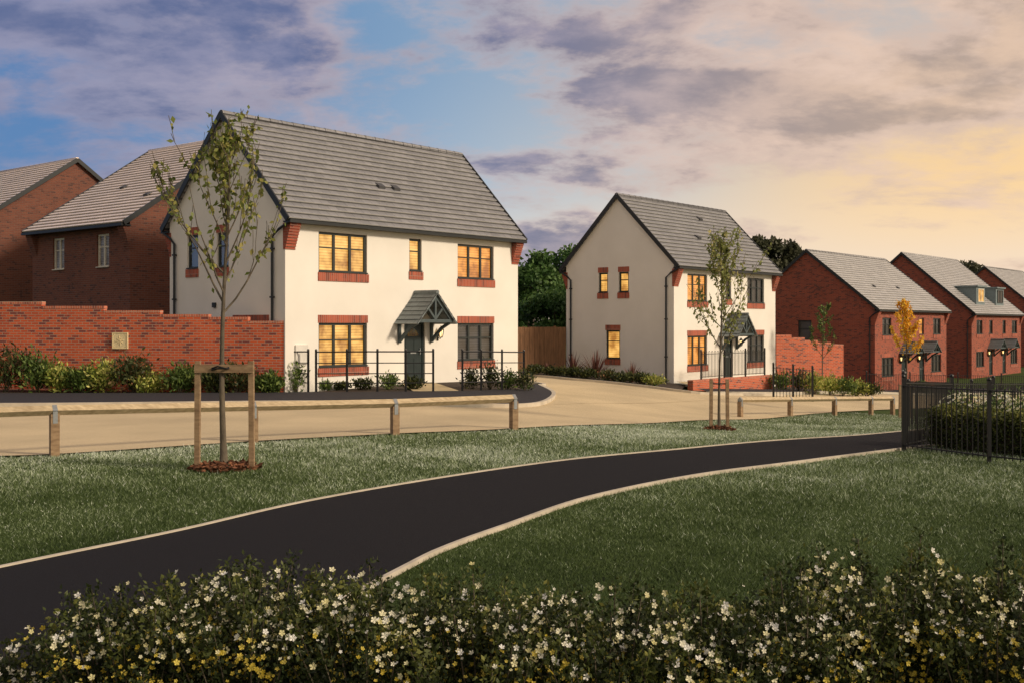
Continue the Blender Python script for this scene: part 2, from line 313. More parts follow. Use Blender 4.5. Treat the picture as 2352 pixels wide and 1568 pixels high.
# ---------------------------------------------------------------- grass
def inside(P,poly):
    x,y=P[:,0],P[:,1]; r=np.zeros(len(P),bool); n=len(poly)
    for i in range(n):
        x1,y1=poly[i];x2,y2=poly[(i+1)%n]
        c=((y1>y)!=(y2>y))&(x<(x2-x1)*(y-y1)/((y2-y1) if y2!=y1 else 1e-9)+x1); r^=c
    return r
pathpoly=np.vstack([pathU,pathL[::-1]]); lawnpoly=np.vstack([[(-30,3),(30,3)],roadN[::-1]])
N=900000; yy=5.2*np.exp(RNG.random(N)*math.log(40/5.2)); xx=(RNG.random(N)*2-1)*(.52*yy+.8)
P=np.stack([xx,yy],1); ok=inside(P,lawnpoly)&~inside(P,pathpoly)
P=P[ok]; xx,yy=P[:,0],P[:,1]
def fbm(x,y,s,seed):
    r=0;a=1
    for k in range(4):
        f=s*2**k; th=seed+k*1.3
        r=r+a*np.sin(f*(x*math.cos(th)+y*math.sin(th))+3*np.sin(f*.6*(y*math.cos(th*2)-x*math.sin(th))+seed)); a*=.55
    return r/2.2
sc=np.clip(yy/9,.7,3.2)
z0=hgt(xx,yy)+.0
hh=(.012+.018*RNG.random(len(P)))*np.clip(sc,.85,1.6); hh*=1+.35*fbm(xx,yy,1.5,2); hh*=1+.8*(RNG.random(len(P))>.97)
wd=.0026*sc*(.7+.6*RNG.random(len(P)))
an=RNG.random(len(P))*2*math.pi; lean=RNG.normal(size=(len(P),2))*hh[:,None]*.6
base=np.stack([xx,yy,z0],1); side=np.stack([np.cos(an),np.sin(an),np.zeros(len(P))],1)*wd[:,None]
tip=base+np.stack([lean[:,0],lean[:,1],hh],1)
GV=np.stack([base-side,base+side,tip],1)
frost_shade=np.clip((yy-9)/8,0,1)*(.50+.16*fbm(xx,yy,.5,8))+fbm(xx,yy,.7,5)*.09+fbm(xx,yy,3.1,1)*.09  # frost farther off, plus foreground shade painted into the blade colour
rn=.04+RNG.random(len(P))**2*.44+frost_shade+ (RNG.random(len(P))>.88)*.45*RNG.random(len(P))
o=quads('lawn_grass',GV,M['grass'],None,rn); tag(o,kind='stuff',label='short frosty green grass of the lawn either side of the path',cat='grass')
# ---------------------------------------------------------------- houses
def mbox(mb,Mp,ua,ub,d0,d1,za,zb):
    a=Mp(ua,d0,za);b=Mp(ub,d1,zb); mb.box(min(a[0],b[0]),max(a[0],b[0]),min(a[1],b[1]),max(a[1],b[1]),za,zb)
def panel(mb,Mp,u0,u1,z0,z1,ops,rv=.15):
    us=sorted({u0,u1}|{q for o in ops for q in o[:2]}); zs=sorted({z0,z1}|{q for o in ops for q in o[2:4]})
    for i in range(len(us)-1):
        for j in range(len(zs)-1):
            cu=(us[i]+us[i+1])/2;cz=(zs[j]+zs[j+1])/2
            if any(o[0]<cu<o[1] and o[2]<cz<o[3] for o in ops): continue
            mb.face([Mp(us[i],0,zs[j]),Mp(us[i+1],0,zs[j]),Mp(us[i+1],0,zs[j+1]),Mp(us[i],0,zs[j+1])])
    for o in ops:
        a,b,c,d=o[:4]
        for (p,q) in (((a,c),(b,c)),((b,c),(b,d)),((b,d),(a,d)),((a,d),(a,c))):
            mb.face([Mp(p[0],0,p[1]),Mp(q[0],0,q[1]),Mp(q[0],rv,q[1]),Mp(p[0],rv,p[1])])
def window(root,Mp,o,n=1,bl='bdark',lintel=True,sill=True,fm='frame',bar=True):
    a,b,c,d=o[:4]; e=.003; a+=e;b-=e;c+=e;d-=e; fw=.07; mb=MB()
    mbox(mb,Mp,a,a+fw,.06,.115,c,d); mbox(mb,Mp,b-fw,b,.06,.115,c,d)
    mbox(mb,Mp,a+fw,b-fw,.062,.113,c,c+fw); mbox(mb,Mp,a+fw,b-fw,.062,.113,d-fw,d)
    for k in range(1,n):
        u=a+(b-a)*k/n; mbox(mb,Mp,u-.045,u+.045,.064,.111,c+fw,d-fw)
    if bar:
        zb=d-(d-c)*.38
        for k in range(n):
            ua=a+(b-a)*k/n+.04; ub=a+(b-a)*(k+1)/n-.04
            mbox(mb,Mp,ua,ub,.07,.105,zb-.02,zb+.02)
    mbox(mb,Mp,a,b,-.05,.058,c,c+.035)
    w=mb.build('window',M[fm],root)
    mb=MB(); mb.face([Mp(a,.09,c),Mp(b,.09,c),Mp(b,.09,d),Mp(a,.09,d)]); mb.build('pane',M['glass'],w)
    mb=MB(); mb.face([Mp(a,.14,c),Mp(b,.14,c),Mp(b,.14,d),Mp(a,.14,d)]); mb.build('blind',M[bl],w)
    if lintel:
        mb=MB(); mbox(mb,Mp,a-.03,b+.03,-.012,.03,d+.008,d+.24); mb.build('lintel',M['soldier'],w)
    if sill:
        mb=MB(); mbox(mb,Mp,a-.03,b+.06,-.03,.03,c-.26,c-.008); mb.build('sill',M['soldier'],w)
    return w
def door(root,Mp,o,fm='door'):
    a,b,c,d=o[:4]; e=.003;a+=e;b-=e;c+=e;d-=e; mb=MB()
    mbox(mb,Mp,a,a+.07,.05,.12,c,d); mbox(mb,Mp,b-.07,b,.05,.12,c,d); mbox(mb,Mp,a+.07,b-.07,.052,.118,d-.07,d); mbox(mb,Mp,a,b,-.03,.05,c,c+.05)
    a2=a+.075;b2=b-.075; mbox(mb,Mp,a2,b2,.08,.11,c+.05,d-.075)
    for (p,q,r,s) in ((.08,.45,.1,.42),(.55,.92,.1,.42),(.08,.45,.48,.72),(.55,.92,.48,.72)):
        w=b2-a2;hh=d-c; mbox(mb,Mp,a2+w*p,a2+w*q,.068,.082,c+hh*r,c+hh*s)
    dr=mb.build('door',M[fm],root,bevel=.004)
    mb=MB(); mbox(mb,Mp,a2+.15,b2-.15,.072,.079,c+(d-c)*.78,c+(d-c)*.90); mb.build('door_glass',M['glass'],dr)
    mb=MB(); mbox(mb,Mp,b2-.12,b2-.09,.03,.085,c+.95,c+1.15); mbox(mb,Mp,b2-.2,b2-.09,.02,.04,c+1.05,c+1.075); mb.build('handle',M['steel'],dr)
    mb=MB(); mbox(mb,Mp,(a2+b2)/2-.13,(a2+b2)/2+.13,.06,.082,c+.98,c+1.03); mb.build('letterbox',M['steel'],dr)
    return dr
def tiles(mb,A,B,C,D,gauge=.25,lift=.06,th=.06,nose=.040):
    """A-B lower edge, D-C upper edge"""
    A,B,C,D=map(Vector,(A,B,C,D)); n=(B-A).cross(D-A).normalized()
    if n.z<0: n=-n
    Ls=(D-A).length; W=(B-A).length; k=max(1,round(Ls/gauge)); dn=(A-D).normalized(); nose=min(nose,lift*.7)
    for i in range(k):
        f0=i/k;f1=(i+1)/k; a=A.lerp(D,f0);b=B.lerp(C,f0);c=B.lerp(C,f1);d=A.lerp(D,f1)
        v0=i*.25;v1=v0+.25; ua=(a-A).dot((B-A)/W); ub=(b-A).dot((B-A)/W); uc=(c-A).dot((B-A)/W); ud=(d-A).dot((B-A)/W)
        # each course overhangs the one below by a few centimetres and stands clear of it
        a2=a+dn*.03; b2=b+dn*.03
        mb.face([a2+n*lift,b2+n*lift,c+n*.006,d+n*.006],[(ua,v0+.008),(ub,v0+.008),(uc,v1-.008),(ud,v1-.008)])
        mb.face([a2+n*(lift-nose),b2+n*(lift-nose),b2+n*lift,a2+n*lift],[(1000,0),(1001,0),(1001,.01),(1000,.01)])
        mb.face([a2+n*(lift-nose),b2+n*(lift-nose),b+n*.0,a+n*.0],[(ua,v0+.24),(ub,v0+.24),(ub,v0+.242),(ua,v0+.242)])
    n2=n*-th; mb.face([A+n2,B+n2,C+n2,D+n2]); mb.face([A+n2,B+n2,B,A]); mb.face([A+n2,A,D,D+n2]); mb.face([B+n2,B,C,C+n2])
def lantern(root,x,y,z):
    mb=MB(); mb.box(x-.03,x+.03,y-.02,y,z-.1,z+.1); mb.tube([(x,y,z+.02),(x,y-.12,z-.04),(x,y-.15,z+.02)],.012,5)
    c=(x,y-.15)
    mb.tube([(c[0],c[1],z+.0),(c[0],c[1],z+.03)],[.05,.06],6); mb.tube([(c[0],c[1],z+.25),(c[0],c[1],z+.29),(c[0],c[1],z+.36)],[.11,.09,.02],6); mb.ball((c[0],c[1],z+.38),.02,6,4)
    for j in range(6):
        t=j*math.pi/3; mb.beam((c[0]+.06*math.cos(t),c[1]+.06*math.sin(t),z+.03),(c[0]+.095*math.cos(t),c[1]+.095*math.sin(t),z+.25),.016,.016)
    l=mb.build('wall_lamp',M['metal'],root)
    mb=MB(); mb.tube([(c[0],c[1],z+.035),(c[0],c[1],z+.245)],[.04,.07],6); mb.build('lamp_glass',M['lamp'],l)
def porch(root,cx,z0,hw=.85,proj=.9,ap=.85,full=True):
    mb=MB(); y0=-.01;y1=-proj-.12; e=.12
    sl=ap/hw
    tiles(mb,(cx-hw-e,y0,z0-e*sl),(cx-hw-e,y1,z0-e*sl),(cx,y1,z0+ap),(cx,y0,z0+ap),.2,.025,.04)
    tiles(mb,(cx+hw+e,y0,z0-e*sl),(cx+hw+e,y1,z0-e*sl),(cx,y1,z0+ap),(cx,y0,z0+ap),.2,.025,.04)
    mb.tube([(cx,y0,z0+ap+.01),(cx,y1,z0+ap+.01)],.07,8)
    r=mb.build('porch_canopy',M['slate'],root)
    mb=MB(); y=-proj
    b=.08
    mb.beam((cx-hw,y,z0-.06),(cx,y,z0+ap-.12),b,.12); mb.beam((cx+hw,y-.002,z0-.06),(cx,y-.002,z0+ap-.12),b,.12)
    mb.box(cx-hw,cx+hw,y-.037,y+.037,z0-.1,z0); mb.box(cx-.04,cx+.04,y-.034,y+.034,z0,z0+ap-.2)
    if full:
        mb.beam((cx-.02,y,z0+.02),(cx-.36,y,z0+.38),.06,.07); mb.beam((cx+.02,y,z0+.02),(cx+.36,y,z0+.38),.06,.07)
    for s in (-1,1): mb.box(cx+s*hw-.045,cx+s*hw+.045,y+.04,-.005,z0-.1,z0-.005)
    mb.build('truss',M['painted'],r)
    for s in (-1,1):
        x=cx+s*(hw-.06); mb=MB(); mb.box(x-.045,x+.045,-.09,-.004,z0-.75,z0-.104)
        pts=[(x,-.08,z0-.68),(x,-.25,z0-.5),(x,-.5,z0-.28),(x,-proj+.08,z0-.12)]
        for p,q in zip(pts,pts[1:]): mb.beam(p,q,.08,.09)
        mb.build('bracket',M['painted'],r)
def corbel(root,xc,yc,sy,ztop,mat='brick',sx=1):
    mb=MB(); x0,x1=(xc-.012,xc+.36) if sx>0 else (xc-.36,xc+.012)
    for j in range(9):
        p=.02+.03*j; z=ztop-.76+j*.084
        a,b=sorted((yc+sy*(-.08),yc+sy*p)); mb.box(x0-.001*j,x1+.001*j,a,b,z,z+.084)
    mb.build('corbel',M[mat],root)
def house(name,label,org,rz,w,dep,tip,ridge,wm,rm,ovf=.25,ovs=.13,front=(),left=(),right=(),doors=(),group=None,corb=True,vents=(),fm='frame',z0=-.7,pipes=(),cat='house'):
    root=empty(name,org,rz,label,cat,group); g=dep/2; sl=(ridge-tip)/(g+ovf); eh=tip+ovf*sl-.07; apex=ridge-.07
    Mf=lambda u,d,z:(u,d,z); Ml=lambda u,d,z:(d,u,z); Mr=lambda u,d,z:(w-d,u,z)
    mb=MB(); panel(mb,Mf,0,w,z0,eh,[o[0] for o in front]+list(doors)); panel(mb,Ml,0,dep,z0,eh,[o[0] for o in left]); panel(mb,Mr,0,dep,z0,eh,[o[0] for o in right])
    mb.face([(0,dep,z0),(w,dep,z0),(w,dep,eh),(0,dep,eh)])
    for x in (0,w): mb.face([(x,0,eh),(x,dep,eh),(x,g,apex)])
    mb.build('wall',M[wm],root)
    for lst,Mp in ((front,Mf),(left,Ml),(right,Mr)):
        for o in lst: window(root,Mp,o[0],**o[1],fm=fm)
    for o in doors: door(root,Mf,o)
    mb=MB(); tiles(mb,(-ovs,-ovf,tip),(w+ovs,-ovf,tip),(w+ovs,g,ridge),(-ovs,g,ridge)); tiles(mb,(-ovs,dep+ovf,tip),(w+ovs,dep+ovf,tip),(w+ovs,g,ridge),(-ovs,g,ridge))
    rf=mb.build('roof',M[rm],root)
    mb=MB(); k=int((w+2*ovs)/.45)
    for i in range(k):
        a=-ovs+(w+2*ovs)*i/k; b=a+(w+2*ovs)/k; mb.tube([(a,g,ridge+.0),(b-.01,g,ridge+.0)],[.115,.105],8)
    mb.build('ridge_tiles',M[rm],rf)
    for (fx,fs) in vents:
        y=-ovf+(g+ovf)*fs; z=tip+(ridge-tip)*fs; mb=MB(); x=fx*w
        mb.hexa([(x-.14,y-.09,z-.09*sl+.03),(x+.14,y-.09,z-.09*sl+.03),(x+.14,y+.09,z+.09*sl),(x-.14,y+.09,z+.09*sl),(x-.14,y-.12,z+.05),(x+.14,y-.12,z+.05),(x+.14,y+.09,z+.09*sl+.08),(x-.14,y+.09,z+.09*sl+.08)])
        mb.build('roof_vent',M['vent'],rf)
    for x in (-ovs-.005,w+ovs+.005):
        mb=MB(); mb.beam((x,-ovf-.02,tip-.035),(x,g,ridge-.01),.05,.17); mb.beam((x-.001,dep+ovf+.02,tip-.035),(x-.001,g,ridge-.01),.05,.17); mb.build('bargeboard',M['dark'],root)
    for s,y in ((1,-ovf),(-1,dep+ovf)):
        mb=MB(); mb.box(-ovs+.03,w+ovs-.03,min(y-s*.1,y+s*.005),max(y-s*.1,y+s*.005),tip-.13,tip-.04); mb.build('gutter',M['dark'],root)
        yy0,yy1=sorted((y+s*.02,y+s*(ovf-.002))); mb=MB(); mb.box(-ovs+.05,w+ovs-.05,yy0,yy1,tip-.12,tip-.075); mb.build('soffit',M['dark'],root)
    if corb:
        for x,sx in ((0,1),(w,-1)):
            for y,s in ((0,-1),(dep,1)): corbel(root,x,y,s,tip-.125,'brick' if wm!='brickd' else 'brickd',sx)
    for (kx,y) in pipes:
        x=-.07 if kx=='l' else w+.07; mb=MB(); e=-ovf if y<g else dep+ovf
        mb.tube([(x,e,tip-.12),(x,e*.4+y*.6,tip-.3),(x,y,tip-.5),(x,y,.05)],.04,8)
        for z in (1.2,2.8,4.2): mb.box(x-.055,x+.055,y-.055,y+.055,z,z+.05)
        mb.build('downpipe',M['dark'],root)
    return root,rf,sl
RZ=math.atan2(.774,.633); RZL=math.atan2(-.633,.774)
W=lambda a,b,c,d,**k:((a,b,c,d),k)
f1=[W(1.25,3.2,3.58,4.78,n=3,bl='blit',lintel=False),W(1.25,3.2,.76,2.08,n=3,bl='blit'),W(5.05,5.62,3.74,4.8,bl='blit',lintel=False),
    W(7.37,9.25,3.58,4.76,n=3,bl='blit2',lintel=False),W(7.37,9.25,.8,2.08,n=3,bl='bdark')]
l1=[W(4.18,4.76,3.76,4.82,bl='dkroom'),W(2.64,3.23,3.76,4.82,bl='dkroom'),W(.75,2.4,.8,2.08,n=2,bl='dkroom'),W(4.1,4.9,.9,2.08,bl='dkroom')]
H1,r1,s1=house('detached_house','largest white rendered house, nearest the camera, beside the orange brick garden wall',(-6.5,32,0),RZ,10.6,5.7,5.07,8.4,'render','tile',front=f1,left=l1,doors=[(4.82,5.78,.12,2.1)],vents=((.45,.42),(.515,.42)),pipes=(('l',.5),('l',5.35)),group='white rendered houses')
porch(H1,5.3,2.2,.8); lantern(H1,6.38,-.0,1.6)
mb=MB(); mb.box(.35,.8,-.06,.02,.9,1.45); mb.build('meter_box',M['white'],H1,bevel=.01)
mb=MB(); mb.box(-.06,.01,3.25,3.4,2.55,2.7); mb.build('vent_cover',M['dark'],H1)
f2=[W(1.13,2.85,3.6,4.8,n=3,bl='blit2',lintel=False),W(1.13,2.85,.8,2.1,n=3,bl='blit2'),W(4.55,5.08,3.75,4.8,bl='dkroom',lintel=False),
    W(6.66,8.38,3.6,4.8,n=3,bl='dkroom',lintel=False),W(6.66,8.38,.8,2.1,n=3,bl='bdark')]
l2=[W(3.4,3.9,4.0,4.9,bl='blit'),W(2.29,2.82,4.0,4.9,bl='blit'),W(2.75,3.5,1.08,2.34,bl='blit')]
H2,r2,s2=house('detached_house','smaller white rendered house beyond the side street, two small lit windows in its gable',(6.9,47.6,-.56),RZ,9.6,5.7,5.1,8.3,'render','tile',front=f2,left=l2,doors=[(4.38,5.24,.12,2.1)],vents=((.42,.45),(.62,.78)),pipes=(('l',.35),('l',5.4)),group='white rendered houses')
porch(H2,4.8,2.2,.8)
lantern(H2,5.75,-.0,1.6)
def semi(label,org,w,dep,tip,ridge,lit,dorm=False,lg=()):
    h_=w/2; fr=[]
    for m_ in (0,1):
        X=lambda a,b:(a,b) if not m_ else (w-b,w-a)
        a,b=X(1.2,2.7); fr.append(W(a,b,3.35,4.45,n=2,bl=lit[m_][0],lintel=False))
        a,b=X(4.5,5.4); fr.append(W(a,b,3.35,4.45,n=1,bl=lit[m_][1],lintel=False))
        a,b=X(1.1,3.1); fr.append(W(a,b,.8,2.0,n=3,bl=lit[m_][2]))
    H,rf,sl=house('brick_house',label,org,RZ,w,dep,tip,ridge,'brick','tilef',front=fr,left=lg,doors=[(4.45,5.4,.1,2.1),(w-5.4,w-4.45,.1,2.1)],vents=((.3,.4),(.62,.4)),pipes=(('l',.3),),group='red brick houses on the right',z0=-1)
    for cx in (4.92,w-4.92): porch(H,cx,2.3,.8,.9,.6,False); lantern(H,cx-.9 if cx<w/2 else cx-.85,0,1.7)
    if dorm:
        for j,cx in enumerate((4.1,9.3)):
            y0=.55; zt=tip+sl*(y0+.25); top=zt+1.45; yb=(top-tip)/sl-.25; mb=MB(); hw=1.1
            mb.box(cx-hw,cx+hw,y0,yb+.1,zt-.4,top); mb.box(cx-hw-.12,cx+hw+.12,y0-.15,yb+.3,top+.002,top+.12)
            dm=mb.build('dormer',M['dormer'],rf)
            mb=MB(); mb.face([(cx-.7,y0-.012,zt+.3),(cx+.7,y0-.012,zt+.3),(cx+.7,y0-.012,top-.2),(cx-.7,y0-.012,top-.2)])
            mb.build('dormer_window',M['blit' if j==0 else 'dkroom'],rf)
            mb=MB()
            for u in (-.72,0,.72): mb.box(cx+u-.04,cx+u+.04,y0-.05,y0-.014,zt+.25,top-.15)
            for z in (zt+.25,top-.2): mb.box(cx-.76,cx+.76,y0-.052,y0-.0145,z,z+.07)
            mb.build('dormer_frame',M['framew' if j==0 else 'frame'],rf)
    return H
H3=semi('red brick pair of houses nearest to the second white house',(22.1,68,-2.0),13.1,8.8,4.95,8.7,[('dkroom','dkroom','dkroom'),('dkroom','blit2','dkroom')],lg=[W(4.1,5.0,2.9,4.3,bl='dkroom',lintel=False)])
H4=semi('red brick house with two grey dormers on its roof',(35.4,86,-2.08),13.5,10.8,4.95,9.8,[('dkroom','dkroom','dkroom')]*2,True)
H5=semi('red brick house cut off by the right edge, only its gable and roof showing',(52.2,110,-2.1),13.5,10.8,5.1,9.95,[('dkroom','dkroom','dkroom')]*2)
D=np.array((-13.0,38.0)); Lo=D+Dl*6.6
fL=[W(1.5,2.3,4.02,5.2,n=2,bl='bdark',lintel=False,sill=False,bar=True),W(4.5,5.3,4.02,5.2,n=2,bl='bdark',lintel=False,sill=False,bar=True)]
house('brick_house','dark brown brick house with two cream windows directly behind the white house',(Lo[0],Lo[1],0),RZL,6.6,10.2,5.5,9.15,'brickd','tilel',ovf=.3,front=fL,fm='framew',group='brown brick houses on the left',vents=((.42,.45),(.85,.3)))
D0=D+Dl*11.4+Df*-.64; Lo=D0+Dl*6.6
house('brick_house','dark brown brick house at the left edge of the photo, gable end showing',(Lo[0],Lo[1],0),RZL,6.6,10.2,5.5,9.2,'brickd','tilel',ovf=.3,front=fL,fm='framew',group='brown brick houses on the left')
# ---------------------------------------------------------------- walls and fences
def garden_wall(name,label,pts,tops,mat,cope,base=-.4,th=.22,group=None):
    """pts: plan corners of each segment"""
    o0=pts[0]; root=empty(name,(o0[0],o0[1],h(*o0)),0,label,'wall',group); mb=MB(); mc=MB()
    for i in range(len(pts)-1):
        a=np.array(pts[i])-o0; b=np.array(pts[i+1])-o0; z1=tops[i]-h(*o0)
        d=unit((b-a)[None])[0]; n=np.array((-d[1],d[0]))*th/2
        q=[a-n,b-n,b+n,a+n]; mb.hexa([(*p,base) for p in q]+[(*p,z1-.075) for p in q])
        n2=n*1.06; q=[a-n2-d*.004,b-n2+d*.003,b+n2+d*.003,a+n2-d*.004]; mc.hexa([(*p,z1-.075+.0) for p in q]+[(*p,z1) for p in q])
    mb.build('brickwork',M[mat],root); mc.build('coping',M[cope],root); return root
def onl(px,A,B):
    k=(px-CXP)/FX; A=np.array(A,float);B=np.array(B,float); d=B-A; t=(k*A[1]-A[0])/(d[0]-k*d[1]); return A+d*t
WA=(-6.62,32.15); WB=(-15.2,33.1)
st=[(655,737),(572,728),(482,722),(371,713),(242,703),(100,693),(-120,693)]
wp=[onl(p,WA,WB) for p,_ in st]; wt=[]
for i in range(6):
    ym=(737,728,722,713,703,693)[i]; wt.append(CAMZ+(HY-ym)/FX*wp[i][1])
gw=garden_wall('garden_wall','long orange red brick garden wall with stepped top and a carved stone plaque',wp,wt,'brickg','cope')
mid=onl(280,WA,WB); mb=MB()
o0=wp[0]; zc=CAMZ-(782-HY)/FX*mid[1]-h(*o0); lx=mid[0]-o0[0]; ly=mid[1]-o0[1]-.125
dW=unit((np.array(WB)-np.array(WA))[None])[0]
mb.box(-.235,.235,-.03,.03,-.235,.235)
for a in ((-.235,-.212),(.212,.235)): mb.box(a[0],a[1],-.042,-.031,-.235,.235); mb.box(-.211,.211,-.0415,-.031,a[0],a[1])
for j in range(8):
    t=j*math.pi/4; r_=.12 if j%2 else .16
    mb.tube([(.02*math.cos(t),-.032,.02*math.sin(t)),(.6*r_*math.cos(t+.15),-.034,.6*r_*math.sin(t+.15)),(r_*math.cos(t+.1),-.03,r_*math.sin(t+.1))],[.006,.012,.004],6)
mb.ball((0,-.03,0),.02,8,6)
for sx in (-1,1):
    for sz in (-1,1): mb.ball((sx*.17,-.024,sz*.17),.018,8,5)
pq=mb.build('plaque',M['stone'],gw); pq.location=(lx,ly,zc); pq.rotation_euler=(0,0,math.atan2(-dW[1],-dW[0])); pq['label']='square carved stone plaque with flower relief'
# wall between house 2 and 3
WA2=(13.2,56.2);WB2=(17.1,58.0); pxs=[1780,1815,1845,1875,1905,1933]
wp2=[onl(p,WA2,WB2) for p in pxs]; wt2=[CAMZ+(HY-y)/FX*q_[1] for y,q_ in zip((769,775,781,786,791),wp2)]
wp2.append(wp2[-1]+np.array((-.2,6))); wt2.append(wt2[-1])
garden_wall('garden_wall','red brick garden wall stepping down beside the second white house',wp2,wt2,'brickg','cope',-1.2)
# low retaining wall in front of house 2
rw=[(7.2,45.1),(9.4,47.85),(11.7,50.6)]
garden_wall('retaining_wall','low red brick retaining wall below the hooped railings of the second white house',[np.array(p) for p in rw],[-.2,-.22],'brickg','cope',-.8,.25)
sheet('front_garden',[(7.25,45.25),(9.45,47.95),(11.7,50.6)],[(7.0,47.5),(9.5,50.7),(12.9,54.9)],.2,M['slab'],12,5)
# board fence
fa=np.array((-2.5,48.3));fb=np.array((2.45,51.0)); root=empty('board_fence',(fa[0],fa[1],h(*fa)),0,'brown vertical board fence closing the gap between the two white houses','fence')
d=unit((fb-fa)[None])[0]; n=np.array((-d[1],d[0])); Lf=np.linalg.norm(fb-fa); zt=1.92-h(*fa); mb=MB(); k=int(Lf/.125)
for i in range(k):
    a=d*(i*.125+.004); b=d*((i+1)*.125+.012); o_=n*(.008 if i%2 else -.008); t=n*.009; z=zt+random.uniform(-.006,.006)
    qq=[a+o_-t,b+o_-t,b+o_+t,a+o_+t]; mb.hexa([(*p,-.3) for p in qq]+[(*p,z) for p in qq])
mb.build('boards',M['fence'],root)
for i in range(3):
    p=d*(.3+i*2.4)+n*.08; mb=MB(); mb.box(p[0]-.05,p[0]+.05,p[1]-.05,p[1]+.05,-.3,zt+.05); mb.build('post',M['fence'],root)
# knee rail timber fences
def knee_rail(label,pts):
    o0=np.array(pts[0][:2]); z00=h(*o0); root=empty('knee_rail_fence',(o0[0],o0[1],z00),0,label,'fence','timber knee rail fences')
    tops=[]
    for i,p in enumerate(pts):
        q=np.array(p[:2])-o0; zb=h(*p[:2])-z00; zt=p[2]-z00; tops.append(Vector((q[0],q[1],zt)))
    for i,t in enumerate(tops):
        dd=(tops[min(i+1,len(tops)-1)]-tops[max(i-1,0)]); dd.z=0
        mb=MB(); zb=h(*pts[i][:2])-z00; mb.beam((t.x,t.y,zb-.2),(t.x,t.y,t.z-.055),.13,.13,0,tuple(dd.normalized())); mb.build('post',M['wood'],root,bevel=.008)
        dn=dd.normalized(); mb=MB()
        mb.beam(t-dn*.035,t+dn*.035,.118,.118,math.pi/4)
        s_=Vector((-dn.y,dn.x,0))
        for sg in (-1,1): mb.beam(t+s_*sg*.068+Vector((0,0,-.2)),t+s_*sg*.068+Vector((0,0,.0)),.07,.006,0,tuple(s_))
        mb.build('strap',M['steel'],root)
    for a,b in zip(tops,tops[1:]):
        mb=MB(); dn=(b-a).normalized(); mb.beam(a+dn*.004,b-dn*.004,.11,.11,math.pi/4); mb.build('rail',M['rail'],root,bevel=.01)
def rp(px,py,top):
    x,y=G(px,py); return (x,y,CAMZ-(top-HY)/FX*y)
r0=rp(125,1048,941); r1_=rp(582,1016,932); dx=np.array(r0)-np.array(r1_)
knee_rail('pale timber knee rail fence along the near road edge behind the first staked tree',[tuple(np.array(r0)+dx*1.05*np.array((1,1,.3))),r0,r1_,rp(907,998,925),rp(1180,986,914)])
def rt(x,y,ytop): return (x,y,CAMZ-(ytop-HY)/FX*y)
knee_rail('shorter timber knee rail fence on the right beyond the second staked tree',[rt(6.95,34,917),rt(8.97,36,916),rt(10.86,37.6,915),rt(12.6,39.2,914),rt(13.7,40.2,914)])
# iron railings
def barrail(name,label,pts,H=1.08,hoop=False,sp=.1,group='black iron railings',bw=.013,pw=.025):
    o0=np.array(pts[0]);z00=h(*o0) if len(o0)==2 else o0[2]; root=empty(name,(o0[0],o0[1],z00),0,label,'railing',group)
    P=[Vector((p[0]-o0[0],p[1]-o0[1],(h(p[0],p[1]) if len(p)==2 else p[2])-z00)) for p in pts]
    for p in P:
        mb=MB(); mb.box(p.x-pw,p.x+pw,p.y-pw,p.y+pw,p.z-.1,p.z+H+.06); mb.ball((p.x,p.y,p.z+H+.08),pw*1.4,6,4); mb.build('post',M['metal'],root)
    for a,b in zip(P,P[1:]):
        mb=MB(); U=Vector((0,0,1)); mb.beam(a+U*H*.93,b+U*H*.93,.04,.02); mb.beam(a+U*.1,b+U*.1,.04,.02); k=max(2,int((b-a).length/sp))
        for i in range(1,k):
            p=a.lerp(b,i/k); mb.beam(p+U*.06,p+U*(H*(1 if hoop else .96)),bw,bw)
            if hoop and i%2 and i<k-1:
                q_=a.lerp(b,(i+1)/k); mb.tube([p+U*H,p.lerp(q_,.25)+U*(H+.04),p.lerp(q_,.75)+U*(H+.04),q_+U*H],.010,4)
        mb.build('railing_panel',M['metal'],root)
P0=G(2075,1035)
barrail('iron_railing','black iron railing nearest the camera in front of the clipped hedge, lower right',[P0,G(2272,1062),G(2420,1078)],1.15,sp=.115)
barrail('iron_railing','black iron railing running away behind the clipped hedge from its left corner post',[np.array(P0)+(.05,.12),(8.9,22.6),(10.6,24.6),(13.2,27.6)],1.2,sp=.12,bw=.015,pw=.03)
barrail('iron_railing','black iron railing crossing behind the hedge enclosure, before the far pavement',[(11.0,31.0),(13.0,31.6),(15.2,32.6),(17.4,33.8)],1.2,sp=.12,bw=.017,pw=.035)
barrail('iron_railing','distant black iron railing along the far pavement at right',[G(1990,897),G(2090,898),G(2200,899),G(2300,900),G(2400,900)],1.1,sp=.14,bw=.018,pw=.035)
barrail('iron_railing','black iron railing between the low retaining wall and the yellow shrubs',[(10.3,44.0),(11.15,44.3),(12.0,44.6)],1.35,sp=.13,bw=.02,pw=.035)
barrail('hoop_railing','hoop topped black railing on the low brick wall of the second white house',[(7.75,45.78,-.2),(9.0,47.35,-.2),(10.2,48.8,-.21),(11.35,50.17,-.22)],1.1,True,.12,bw=.018,pw=.032)
